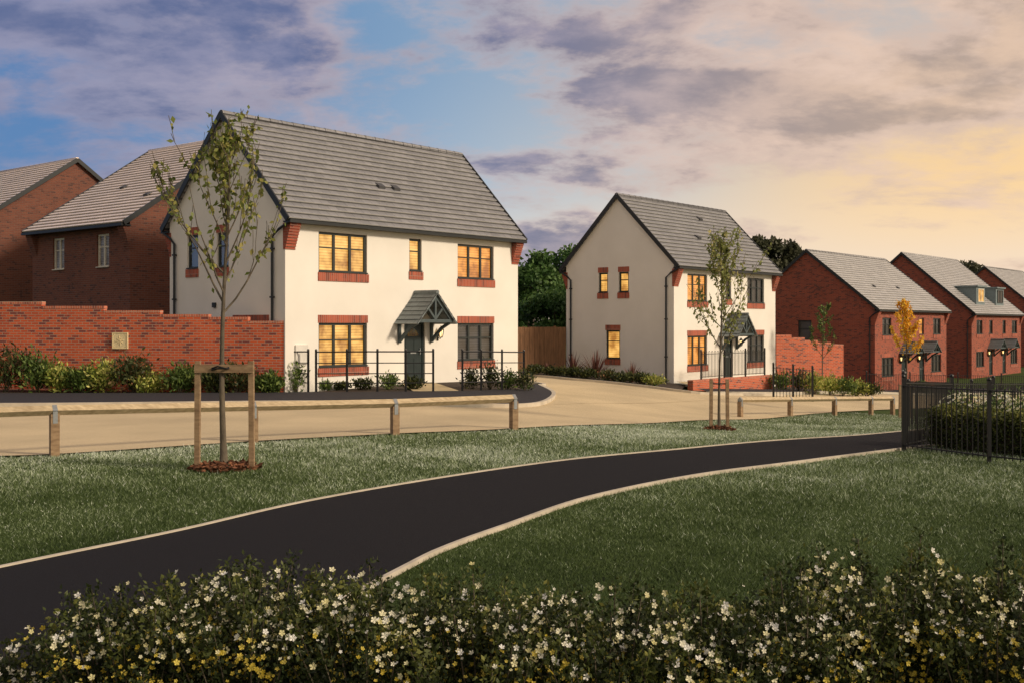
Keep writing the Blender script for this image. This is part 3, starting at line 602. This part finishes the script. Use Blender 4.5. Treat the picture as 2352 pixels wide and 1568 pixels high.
def estate(label,pts,H=1.2):
    o0=np.array(pts[0]);z00=h(*o0)+.08; root=empty('estate_railing',(o0[0],o0[1],z00),0,label,'railing','horizontal bar estate railings')
    P=[Vector((p[0]-o0[0],p[1]-o0[1],h(*p)+.08-z00)) for p in pts]
    for p in P:
        mb=MB(); mb.box(p.x-.03,p.x+.03,p.y-.03,p.y+.03,p.z-.1,p.z+H); mb.ball((p.x,p.y,p.z+H+.02),.04,6,4); mb.build('post',M['metal'],root)
    for a,b in zip(P,P[1:]):
        for i,z in enumerate((.28,.55,.85,1.17)):
            mb=MB(); mb.tube([a+Vector((0,0,z)),b+Vector((0,0,z))],.016 if i<3 else .022,6); mb.build('rail',M['metal'],root)
estate('short black estate railing next to the corner of the large white house',[G(657,907),G(708,907)])
estate('black estate railing in front of the lit ground floor window and dark door',[G(726,908),G(797,908),G(867,908),G(932,908),G(995,907)])
estate('black estate railing on the right of the front path, ending by the side street',[G(1062,906),G(1105,905),G(1153,904),G(1203,901)])
# ---------------------------------------------------------------- trees
def sapling(label,base,H,cs,R,nleaf,mat,seed,ls=.07,tr=.055,nb=16,name='young_tree',lean=.02,group='young street trees',tight=.45):
    rg=random.Random(seed); z0=h(*base); root=empty(name,(base[0],base[1],z0),0,label,'tree',group); mb=MB(); LP=[]
    tp=[]
    for i in range(13):
        t=i/12; tp.append(Vector((math.sin(t*5+seed)*.035*H*.25+lean*t*H,math.cos(t*4+seed)*.02*H*.25,t*H*.97)))
    tp=[p-Vector((tp[0].x,tp[0].y,0))*(1-min(i/4,1)) for i,p in enumerate(tp)]
    rad=[max(tr*(1-.85*(i/12)**.8),.006) for i in range(13)]; rad[0]*=1.25; mb.tube(tp,rad,8)
    def trunk_at(z):
        f=z/(H*.97)*12; i=min(int(f),11); return tp[i].lerp(tp[i+1],f-i), tr*(1-.85*(f/12)**.8)
    def branch(p,az,ln,r,el,depth):
        pts=[p]; d=Vector((math.cos(az)*math.cos(el),math.sin(az)*math.cos(el),math.sin(el))); n=6
        for i in range(n):
            d=(d+Vector((rg.uniform(-.13,.13),rg.uniform(-.13,.13),.12+rg.uniform(-.05,.08)))).normalized(); pts.append(pts[-1]+d*ln/n)
        mb.tube(pts,[max(r*(1-i/n*.85),.0045) for i in range(n+1)],5)
        for i in range(1,n+1):
            for _ in range(3): LP.append((pts[i-1].lerp(pts[i],rg.random()),i/n))
        if depth:
            for _ in range(3 if depth>1 else 2):
                k=rg.randint(1,n-1); branch(pts[k],az+rg.uniform(-1.1,1.1),ln*rg.uniform(.35,.6),r*.5,el+rg.uniform(-.1,.4),depth-1)
    for i in range(nb):
        f=i/(nb-1); z=cs*H+(.86-cs)*H*f**.95; p,r=trunk_at(z); az=i*2.4+rg.uniform(-.4,.4)
        ln=R*(1.85-1.1*f)*rg.uniform(.85,1.2); branch(p,az,min(ln,(H-z)*1.05),r*.6,math.radians(rg.uniform(38,58)+10*f),2)
    for i in range(10): LP.append((trunk_at(H*.97*rg.uniform(.8,1))[0],1))
    mb.build('trunk',M['bark'],root,smooth=True)
    cl=[Vector((rg.gauss(0,R*.6),rg.gauss(0,R*.6),rg.uniform(cs*H+.3,H))) for _ in range(22)]
    Pn=[]
    while len(Pn)<nleaf:
        q_,w_=rg.choice(LP); dd=min((q_-c).length for c in cl)
        if rg.random()<math.exp(-dd/(R*tight))+.15: Pn.append(q_+Vector((rg.gauss(0,.03),rg.gauss(0,.03),rg.gauss(0,.03))))
    Pn=np.array([tuple(v) for v in Pn]); A=RNG.normal(size=Pn.shape)*.6; A[:,2]-=.75
    l=ls*(.7+.6*RNG.random(len(Pn))); quads('crown',leafV(Pn,A,l,l*.62),M[mat],root); return root
def stakes(label,base,w,H,bar=True,group='timber tree stakes'):
    z0=h(*base); root=empty('tree_stakes',(base[0],base[1],z0),0,label,'tree stakes',group)
    for s in (-1,1):
        mb=MB(); mb.beam((s*w/2,-.02*s,-.2),(s*w/2*.96,0,H),.072,.072); mb.build('post',M['wood'],root,bevel=.006)
    if bar:
        mb=MB(); mb.box(-w/2-.02,w/2+.02,-.058,-.038,H-.16,H-.05); mb.build('crossbar',M['wood'],root,bevel=.004)
        mb=MB()
        for j in range(2): mb.tube([(-.16,-.07,H-.1-.02*j),(-.07,-.1,H-.07-.03*j),(.05,-.11,H-.1),(.09,-.02,H-.1+.02*j),(.0,.07,H-.1),(-.08,0,H-.12)],.013,6)
        mb.build('tree_tie',M['rubber'],root)
    else:
        mb=MB(); mb.box(-w/2,w/2,-.02,.0,H-.12,H-.09); mb.build('tree_tie',M['rubber'],root)
def mulch(label,base,r):
    n=900; a=RNG.random(n)*6.283; rr=r*np.sqrt(RNG.random(n)); x=base[0]+rr*np.cos(a)*1.15;y=base[1]+rr*np.sin(a); z=hgt(x,y)+.02+.07*(1-(rr/r)**2)+RNG.random(n)*.015
    A=RNG.normal(size=(n,3)); A[:,2]*=.3; l=.05+.05*RNG.random(n); tag(quads('bark_mulch',leafV(np.stack([x,y,z],1),A,l,l*.5),M['mulch']),label,'mulch',kind='stuff')
t1=G(515,1078)
sapling('tall thin young tree nearest the camera, sparse drooping green leaves, tied between two stakes',t1,4.95,.44,.90,1300,'leaft',3,.086,.052,17,lean=.008,tight=.38)
stakes('pair of timber stakes with crossbar and black tie holding the nearest young tree',(t1[0]+.01,t1[1]-.02),.78,1.52)
mulch('red brown bark mulch ring at the foot of the nearest young tree',t1,.42)
t2=G(1652,988)
k2=t2[1]/FX; H2t=(988-532)*k2
sapling('young tree with pale leaves on the lawn in front of the second white house',t2,H2t,.38,.92,1700,'leaft2',11,.085,.038,16,lean=.006,tight=.6)
stakes('pair of slim timber stakes around the young tree in front of the second white house',t2,38*k2,118*k2,False)
mulch('small bark mulch ring at the foot of the young tree right of centre',t2,.3)
t3=(15.0,54.0); sapling('small thin green tree in the bed before the stepped brick wall',t3,4.3,.36,.6,900,'leafg',21,.10,.04,14)
t4=(13.4,38.0); sapling('slender young tree with orange yellow autumn leaves at right',t4,(953-668)/FX*38,.46,.50,1350,'leafo',31,.10,.035,14,lean=.0,tight=.6)
stakes('pair of slim timber stakes beside the orange leaved young tree',t4,.4,1.15,False)
def bigtree(label,base,H,R,mat,n,seed,zlow=.15,ls=.4,name='broadleaf_tree',group='background trees'):
    rg=np.random.default_rng(seed); z0=h(*base); root=empty(name,(base[0],base[1],z0),0,label,'tree',group)
    mb=MB(); mb.tube([(0,0,-.2),(.1,0,H*.3),(0,.1,H*.6),(0,0,H*.85)],[R*.09,R*.07,R*.04,.03],8)
    K=26; a=rg.random(K)*6.283; t=zlow+(1-zlow)*rg.random(K)**.8; rad=R*np.sqrt(np.clip(1-((t-.45)/.62)**2,.05,1))*(.35+.55*rg.random(K))
    C=np.stack([rad*np.cos(a),rad*np.sin(a),t*H*.93],1); cr=R*(.26+.2*rg.random(K))
    for i in range(0,K,2): mb.tube([(0,0,C[i,2]*.6),tuple(C[i]*np.array((.5,.5,.85))),tuple(C[i])],[R*.03,R*.02,.02],5)
    mb.build('trunk',M['bark'],root)
    idx=rg.integers(0,K,n); d=unit(rg.normal(size=(n,3))); rr=cr[idx]*(.55+.5*rg.random(n)); P=C[idx]+d*rr[:,None]*np.array((1,1,.8)); cz=d[:,2]; k_=P[:,2]>.2; P=P[k_]; cz=cz[k_]
    A=rg.normal(size=P.shape)*.8; A[:,2]-=.2
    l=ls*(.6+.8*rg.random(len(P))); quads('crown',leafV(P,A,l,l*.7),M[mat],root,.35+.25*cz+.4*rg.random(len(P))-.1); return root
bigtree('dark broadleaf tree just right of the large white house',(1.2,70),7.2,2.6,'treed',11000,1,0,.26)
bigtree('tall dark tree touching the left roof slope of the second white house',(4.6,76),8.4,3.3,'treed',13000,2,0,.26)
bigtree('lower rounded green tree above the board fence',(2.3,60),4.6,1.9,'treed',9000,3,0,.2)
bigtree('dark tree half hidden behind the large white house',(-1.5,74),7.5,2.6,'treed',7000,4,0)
for i,(px,y,Hh,R,lb) in enumerate(((1758,140,15.0,3.6,'distant brown green tree left in the clump behind the second white house'),(1795,142,14.8,3.8,'distant tree in the middle of the clump behind the second white house'),(1828,145,14.0,3.0,'distant tree next to the first red brick gable'),(2222,180,14.6,3.6,'distant tree between the dormered house and the last house'),(2252,182,13.8,3.2,'distant tree just left of the last brick gable'))):
    bigtree(lb,((px-CXP)/FX*y,y),Hh,R,'treef',8000,60+i,.3,.5)
# ---------------------------------------------------------------- shrubs
def shrub(label,base,R,H,mat,n,ls,seed,flat=1,name='shrub',cat='shrub',group=None,zoff=.05,upr=.5):
    rg=np.random.default_rng(seed); z0=h(*base)+zoff; root=empty(name,(base[0],base[1],z0),0,label,cat,group)
    mb=MB(); rr=random.Random(seed); tips=[]
    for i in range(12):
        a=rr.random()*6.283; e=rr.uniform(.2,1); tpt=Vector((R*.85*e*math.cos(a)*flat,R*.85*e*math.sin(a),H*rr.uniform(.7,1.05)*(1-.35*e))); tips.append(tpt)
        mb.tube([(0,0,-.05),tpt*.5+Vector((0,0,H*.05)),tpt],[.012,.008,.003],4)
    mb.build('stems',M['bark'],root)
    T=np.array([tuple(t) for t in tips]); idx=rg.integers(0,12,n); P=T[idx]*np.sqrt(rg.uniform(.1,1.0,(n,1)))+rg.normal(size=(n,3))*np.array((R*.22,R*.22,H*.13)); P[:,2]=np.abs(P[:,2])
    A=unit(P+1e-3)*.7+rg.normal(size=P.shape)*.5; A[:,2]+=upr-.3
    l=ls*(.6+.8*rg.random(n)); quads('foliage',leafV(P,A,l,l*.42),M[mat],root); return root
lb=[(15,55,812,'leafr','broad reddish green shrub at the left edge before the garden wall'),(85,50,822,'leafg','dark green shrub beside the reddish one at the left end of the bed'),(137,32,845,'leafy','yellow variegated shrub left of the low green one'),
(188,42,850,'leafg','low green shrub between two yellow variegated ones'),(240,40,836,'leafy','tallest yellow variegated shrub, left of the stone plaque'),(305,50,826,'leafr','dark reddish green shrub under the stone plaque'),(338,34,862,'leafy','small yellow variegated shrub right of the plaque'),
(415,45,845,'leafg','leafy green shrub left of the nearest tree stakes'),(490,38,850,'leafd','dark shrub seen between the nearest tree stakes'),(545,40,842,'leafr','reddish shrub at the right nearest tree stake'),(618,30,868,'leafg','small bright green shrub before the right end of the garden wall'),(680,30,840,'leafg','upright thin shrub at the corner of the large white house')]
for i,(px,r,top,mt,l_) in enumerate(lb):
    y=31.9 if px<640 else 32.2; x=(px-CXP)/FX*y; shrub(l_,(x,y),r/FX*y*1.1,(912-top)/FX*y,mt,1300 if i<11 else 420,.13 if i<11 else .1,100+i,group='shrubs in the bed by the garden wall')
fb_=[(745,20,875,'leafg','tiny shrub below the lit ground floor window, leftmost'),(785,22,880,'leafd','tiny dark shrub below the lit ground floor window'),(835,26,872,'leafd','small dark shrub by the third railing post'),(895,28,862,'leafg','small green shrub left of the dark front door'),(950,24,868,'leafd','small dark shrub in front of the dark front door'),
(1085,26,845,'leafd','leafy shrub at the left end of the right hand estate railing'),(1125,28,835,'leafd','taller leafy shrub under the unlit ground floor window'),(1165,26,848,'leafg','green shrub behind the middle of the right hand estate railing'),(1205,30,840,'leafd','rounded shrub at the right corner of the large white house')]
for i,(px,r,top,mt,l_) in enumerate(fb_):
    y=33.2 if px<1000 else 34.0; x=(px-CXP)/FX*y; b_=HY+(CAMZ-.05)/y*FX; shrub(l_,(x,y),r/FX*y*1.1,(b_-top)/FX*y,mt,500,.10,130+i,group='shrubs behind the estate railings')
def cordy(label,base,H,seed):
    rg=np.random.default_rng(seed); z0=h(*base)+.1; root=empty('cordyline',(base[0],base[1],z0),0,label,'plant','spiky red cordylines'); n=70
    a=rg.random(n)*6.283; el=np.radians(rg.uniform(25,88,n)); ln=H*rg.uniform(.7,1.05,n); Vs=[]
    for i in range(n):
        d=np.array((math.cos(a[i])*math.cos(el[i]),math.sin(a[i])*math.cos(el[i]),math.sin(el[i]))); s=np.array((-math.sin(a[i]),math.cos(a[i]),0))*.03; p=np.zeros(3)
        for j in range(3):
            q_=p+d*ln[i]/3; w0=(1,1,.6)[j]; w1=(1,.6,.03)[j]; Vs.append([p-s*w0,p+s*w0,q_+s*w1,q_-s*w1]); p=q_; d=d+np.array((0,0,-.13)); d/=np.linalg.norm(d)
    quads('leaves',np.array(Vs),M['cord'],root,np.repeat(rg.random(n),3))
    mb=MB(); mb.tube([(0,0,-.05),(0,0,.12)],[.06,.04],6); mb.build('stem',M['bark'],root)
for i,(px,y,sz,l_) in enumerate(((1258,47.6,.6,'small spiky cordyline in front of the board fence'),(1316,47.3,1.1,'spiky red cordyline at the left corner of the second white house'),(1368,46.6,1.25,'largest spiky red cordyline below the gable window'),(1452,45.6,.9,'spiky red cordyline right of the gable ground floor window'))):
    cordy(l_,((px-CXP)/FX*y,y),sz,60+i)
hb=[(1232,47.0,'leafd','low dark shrub at the far end of the gable bed'),(1275,46.6,'leafd','low dark shrub under the small cordyline'),(1315,46.2,'leafd','low dark shrub before the left cordyline'),(1352,45.8,'leafd','low dark shrub before the largest cordyline'),(1392,45.3,'leafr','low reddish shrub below the gable ground floor window'),(1430,44.9,'leafd','low dark shrub left of the right hand cordyline'),(1470,44.5,'leafd','low dark shrub before the right hand cordyline'),(1502,44.2,'leafy','yellow tinged low shrub at the near end of the gable bed')]
for i,(px,y,mt,l_) in enumerate(hb): shrub(l_,((px-CXP)/FX*y,y),.5,.42,mt,800,.11,160+i,group='low shrubs in the gable bed',zoff=.1)
rb=[(1795,50,.7,'leafg','green shrub behind the short iron railing'),(1835,50.5,.8,'leafr','reddish shrub behind the short iron railing'),(1872,50,.8,'leafy','yellow shrub right of the short iron railing'),(1905,50.5,.7,'leafy','yellow green shrub under the small thin tree'),(1935,50.5,.7,'leafg','green shrub right of the small thin tree'),(1965,51,.6,'leafy','small yellow shrub left of the first brick house'),(1990,51,.5,'leafd','dark shrub at the corner of the first brick house'),(2120,66,.6,'leafg','green shrub before the first brick house doors')]
for i,(px,y,sz,mt,l_) in enumerate(rb): shrub(l_,((px-CXP)/FX*y,y),.65,sz*1.15,mt,900,.13,180+i,group='shrubs in the far bed')
# clipped hedge in the railing enclosure
def hedge(label,a,b,wd,H,n,mat,name='clipped_hedge'):
    a=np.array(a);b=np.array(b); root=empty(name,(a[0],a[1],h(*a)),0,label,'hedge'); d=b-a; nn=unit(np.array([[-d[1],d[0]]]))[0]
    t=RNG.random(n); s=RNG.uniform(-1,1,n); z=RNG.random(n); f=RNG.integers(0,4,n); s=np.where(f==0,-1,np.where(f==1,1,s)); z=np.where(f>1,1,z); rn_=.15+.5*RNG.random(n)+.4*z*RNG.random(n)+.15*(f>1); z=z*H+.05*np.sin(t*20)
    P=np.concatenate([d[None]*t[:,None]+nn[None]*s[:,None]*wd/2,(z*1.0)[:,None]],1)+RNG.normal(size=(n,3))*.045
    A=RNG.normal(size=P.shape); A[:,2]+=.3; l=.05*(.6+.8*RNG.random(n)); quads('foliage',leafV(P,A,l,l*.6),M[mat],root,rn_)
    mb=MB(); k=10
    for i in range(k): p=d*(i+.5)/k; mb.tube([(p[0],p[1],-.05),(p[0]+.03,p[1],H*.8)],[.02,.01],5)
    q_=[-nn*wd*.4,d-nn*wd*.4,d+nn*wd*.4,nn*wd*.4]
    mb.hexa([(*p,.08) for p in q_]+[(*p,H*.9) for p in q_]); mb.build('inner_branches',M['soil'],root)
    return root
ha=np.array(G(2165,1030)); hb2=np.array(G(2450,1062))
hedge('dark clipped hedge inside the black railing at lower right',ha+(.1,.35),hb2+(.2,.45),.6,.62,16000,'leafh')
def flowers(root,P,Nv,r,mat,name='blossoms'):
    o=quads(name,flowerV(P,Nv,r),M[mat],root,np.tile(RNG.random(len(P)),5)); o['kind']='stuff'; return o
for i,(px,y,l_) in enumerate(((2215,19.6,'white flowering shrub behind the left end of the clipped hedge'),(2290,19.2,'white flowering shrub behind the middle of the clipped hedge'),(2360,18.6,'white flowering shrub behind the clipped hedge at the right edge'))):
    x=(px-CXP)/FX*y; r_=shrub(l_,(x,y),.5,.92,'leafg',2500,.05,220+i,name='flowering_shrub',group='white flowering shrubs behind the hedge')
    n=140; d_=unit(RNG.normal(size=(n,3))); d_[:,2]=np.abs(d_[:,2]); flowers(r_,d_*np.array((.5,.5,.38))+np.array((0,0,.52)),d_,np.full(n,.028),'petalw')
# foreground flowering shrubs
fg=[(40,5.0,1520,.50,'flowering shrub at the lower left corner, mostly yellow blossoms'),(310,5.1,1345,.44,'flowering shrub rising left of the tallest left mound'),(570,5.2,1285,.5,'tallest flowering shrub on the left, over the path'),(850,5.1,1322,.52,'flowering shrub covering the lower end of the path edging'),
(1120,5.0,1342,.52,'flowering shrub at the centre of the foreground'),(1390,5.0,1355,.5,'flowering shrub just right of the foreground centre'),(1640,4.9,1385,.5,'lowest of the flowering shrubs, before the dark lawn'),(1850,5.0,1338,.44,'flowering shrub left of the tallest right mound'),(2040,5.2,1262,.5,'tallest flowering shrub on the right with white blossoms on top'),(2290,5.0,1292,.52,'flowering shrub at the lower right corner')]
for i,(px,y,top,R,l_) in enumerate(fg):
    rg=np.random.default_rng(300+i); x=(px-CXP)/FX*y; Ht=(CAMZ-(top-HY)/FX*y)*1.03
    root=empty('flowering_shrub',(x,y,0),0,l_,'shrub','flowering shrubs along the bottom'); mb=MB(); rr=random.Random(300+i); tips=[]
    ns=60
    for j in range(ns):
        a=rr.random()*6.283; e=math.sqrt(rr.random()); hh_=Ht*(.80+.15*rr.random()+ (.12 if rr.random()>.8 else 0))*math.sqrt(max(1-.38*e*e,.1)); tpt=Vector((R*1.05*e*math.cos(a),R*1.0*e*math.sin(a),hh_)); tips.append(tpt)
        mb.tube([(0,0,0),Vector((tpt.x*.6,tpt.y*.6,tpt.z*.5)),tpt],[.008,.005,.002],4)
    mb.build('stems',M['bark'],root)
    T=np.array([tuple(t) for t in tips]); n=15500; idx=rg.integers(0,ns,n); u=rg.random(n)**.55; B0=T[idx]*np.stack([.25+.75*u,.25+.75*u,.15+.87*u],1); P=B0+rg.normal(size=(n,3))*np.array((.048,.048,.035))*(1.25-u[:,None]*.75)
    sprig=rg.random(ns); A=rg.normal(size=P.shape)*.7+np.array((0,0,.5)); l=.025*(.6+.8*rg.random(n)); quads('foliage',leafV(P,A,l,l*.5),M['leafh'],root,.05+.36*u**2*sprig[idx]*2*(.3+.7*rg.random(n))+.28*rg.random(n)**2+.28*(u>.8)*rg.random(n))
    # blossoms sit in loose clusters near the ends of the sprigs
    nc=235; cidx=rg.integers(0,ns,nc); cu=rg.uniform(.45,.99,nc); C0=T[cidx]*np.stack([.25+.75*cu,.25+.75*cu,.15+.87*cu],1)+rg.normal(size=(nc,3))*np.array((.06,.04,.02)); C0[:,1]-=.05
    k_=rg.integers(1,6,nc); P=np.repeat(C0,k_,0); P=P+rg.normal(size=P.shape)*np.array((.03,.02,.02)); nf=len(P); P[:,2]+=.005
    Nv=np.stack([P[:,0]*.6,-np.abs(rg.normal(size=nf))*.8-.3,.5+.5*rg.random(nf)],1)+rg.normal(size=(nf,3))*.35
    sel=P[:,2]>Ht*(.60+.2*rg.random(nf)); r_=.0150*(.5+.75*rg.random(nf))
    flowers(root,P[sel],Nv[sel],r_[sel],'petalw'); flowers(root,P[~sel],Nv[~sel],r_[~sel]*.85,'petaly')
# ---------------------------------------------------------------- world
w=bpy.data.worlds.new('World'); S.world=w; w.use_nodes=True; nt=w.node_tree; bg=nt.nodes['Background']
tc=nt.nodes.new('ShaderNodeTexCoord').outputs['Generated']; sp=nt.nodes.new('ShaderNodeSeparateXYZ'); L(nt,tc,sp.inputs[0])
def mth(op,a,b=None,clamp=False):
    n=nt.nodes.new('ShaderNodeMath'); n.operation=op; n.use_clamp=clamp
    for s,v in zip(n.inputs,(a,b)):
        if v is None: continue
        if isinstance(v,(int,float)): s.default_value=v
        else: L(nt,v,s)
    return n.outputs[0]
def mrg(v,a,b,c=0,d=1):
    n=nt.nodes.new('ShaderNodeMapRange'); n.interpolation_type='SMOOTHSTEP'; L(nt,v,n.inputs[0])
    for i,q_ in enumerate((a,b,c,d)): n.inputs[i+1].default_value=q_
    return n.outputs[0]
X,Y,Z=sp.outputs; zc=mth('MAXIMUM',Z,0.0); den=mth('ADD',zc,.30)
cb=nt.nodes.new('ShaderNodeCombineXYZ'); L(nt,mth('DIVIDE',X,den),cb.inputs[0]); L(nt,mth('DIVIDE',mth('MULTIPLY',Y,1.25),den),cb.inputs[1]); cb.inputs[2].default_value=5.2
def wnoise(scale,detail,rough,dist,vec):
    n=nt.nodes.new('ShaderNodeTexNoise'); n.inputs['Scale'].default_value=scale; n.inputs['Detail'].default_value=detail; n.inputs['Roughness'].default_value=rough; n.inputs['Distortion'].default_value=dist; L(nt,vec,n.inputs['Vector']); return n.outputs['Fac']
n1=wnoise(2.2,12,.60,.15,cb.outputs[0]); n2=wnoise(5.0,9,.60,.1,cb.outputs[0])
warm=mrg(X,-.12,.38); low=mrg(Z,.27,.02); left=mrg(X,.05,-.40)
clear=mixc(nt,low,(.24,.37,.53),(.50,.58,.65)); clear=mixc(nt,mth('MULTIPLY',left,.85),clear,(.045,.165,.41))
clear=mixc(nt,mth('MULTIPLY',warm,.88),clear,mixc(nt,low,(.60,.52,.46),(.98,.69,.39)))
glow=mth('MULTIPLY',mrg(X,.12,.40),mth('MULTIPLY',mrg(Z,.0,.09),mrg(Z,.24,.12)))
clear=mixc(nt,mth('MULTIPLY',glow,.85),clear,(1.0,.66,.30))
clear=mixc(nt,mth('MULTIPLY',mrg(Z,.14,.0),mrg(X,-.35,.1)),clear,(.92,.75,.60))
cd=mixc(nt,warm,(.105,.13,.265),(.44,.33,.27)); cl_=mixc(nt,warm,(.27,.26,.38),(.76,.54,.39))
cc=mixc(nt,mrg(n2,.36,.66),cd,cl_); cc=mixc(nt,mth('MULTIPLY',mrg(n1,.60,.49),.55),cc,mixc(nt,left,(.88,.65,.52),(.34,.33,.46)))
bias=mth('MULTIPLY',mth('MULTIPLY',mrg(X,-.02,-.25),mrg(Z,.08,.2)),.07)
bias2=mth('MULTIPLY',mth('MULTIPLY',mrg(X,.0,.25),mrg(Z,.02,.14)),.07)
n1b=mth('ADD',mth('ADD',n1,bias),bias2)
fac=mth('MULTIPLY',mrg(n1b,.44,.585),mrg(Z,.0,.07,.5,.94))
fin=mixc(nt,fac,clear,cc)
# evening light from the part of the sky behind the viewpoint is paler and warm
fin=mixc(nt,mrg(Y,.15,-.35),fin,mixc(nt,mrg(X,-.5,.6),(.47,.40,.34),(.78,.66,.53)))
sky=nt.nodes.new('ShaderNodeTexSky'); sky.sky_type='NISHITA'; sky.sun_disc=False; sky.sun_elevation=math.radians(27)
sdir=Vector((.93,-.37,0)).normalized(); sky.sun_rotation=math.atan2(sdir.x,sdir.y)
ad=mixc(nt,.008,fin,sky.outputs[0],'ADD'); L(nt,ad,bg.inputs[0]); bg.inputs[1].default_value=.97
sl=bpy.data.lights.new('sun','SUN'); sl.energy=3.1; sl.angle=math.radians(8); sl.color=(1,.83,.63); so=bpy.data.objects.new('sun',sl); COL.objects.link(so)
el=math.radians(27); dv=Vector((sdir.x*math.cos(el),sdir.y*math.cos(el),math.sin(el))); so.rotation_euler=dv.to_track_quat('Z','Y').to_euler(); so.location=(20,-10,20)
cam=bpy.data.cameras.new('camera'); co=bpy.data.objects.new('camera',cam); COL.objects.link(co); co.location=(0,0,CAMZ); co.rotation_euler=(math.pi/2,0,0)
cam.sensor_width=36; cam.lens=36*FX/2352; cam.shift_y=-(784-HY)/2352; cam.clip_end=8000; S.camera=co
S.view_settings.view_transform='Standard'; S.view_settings.look='None'; S.view_settings.exposure=0
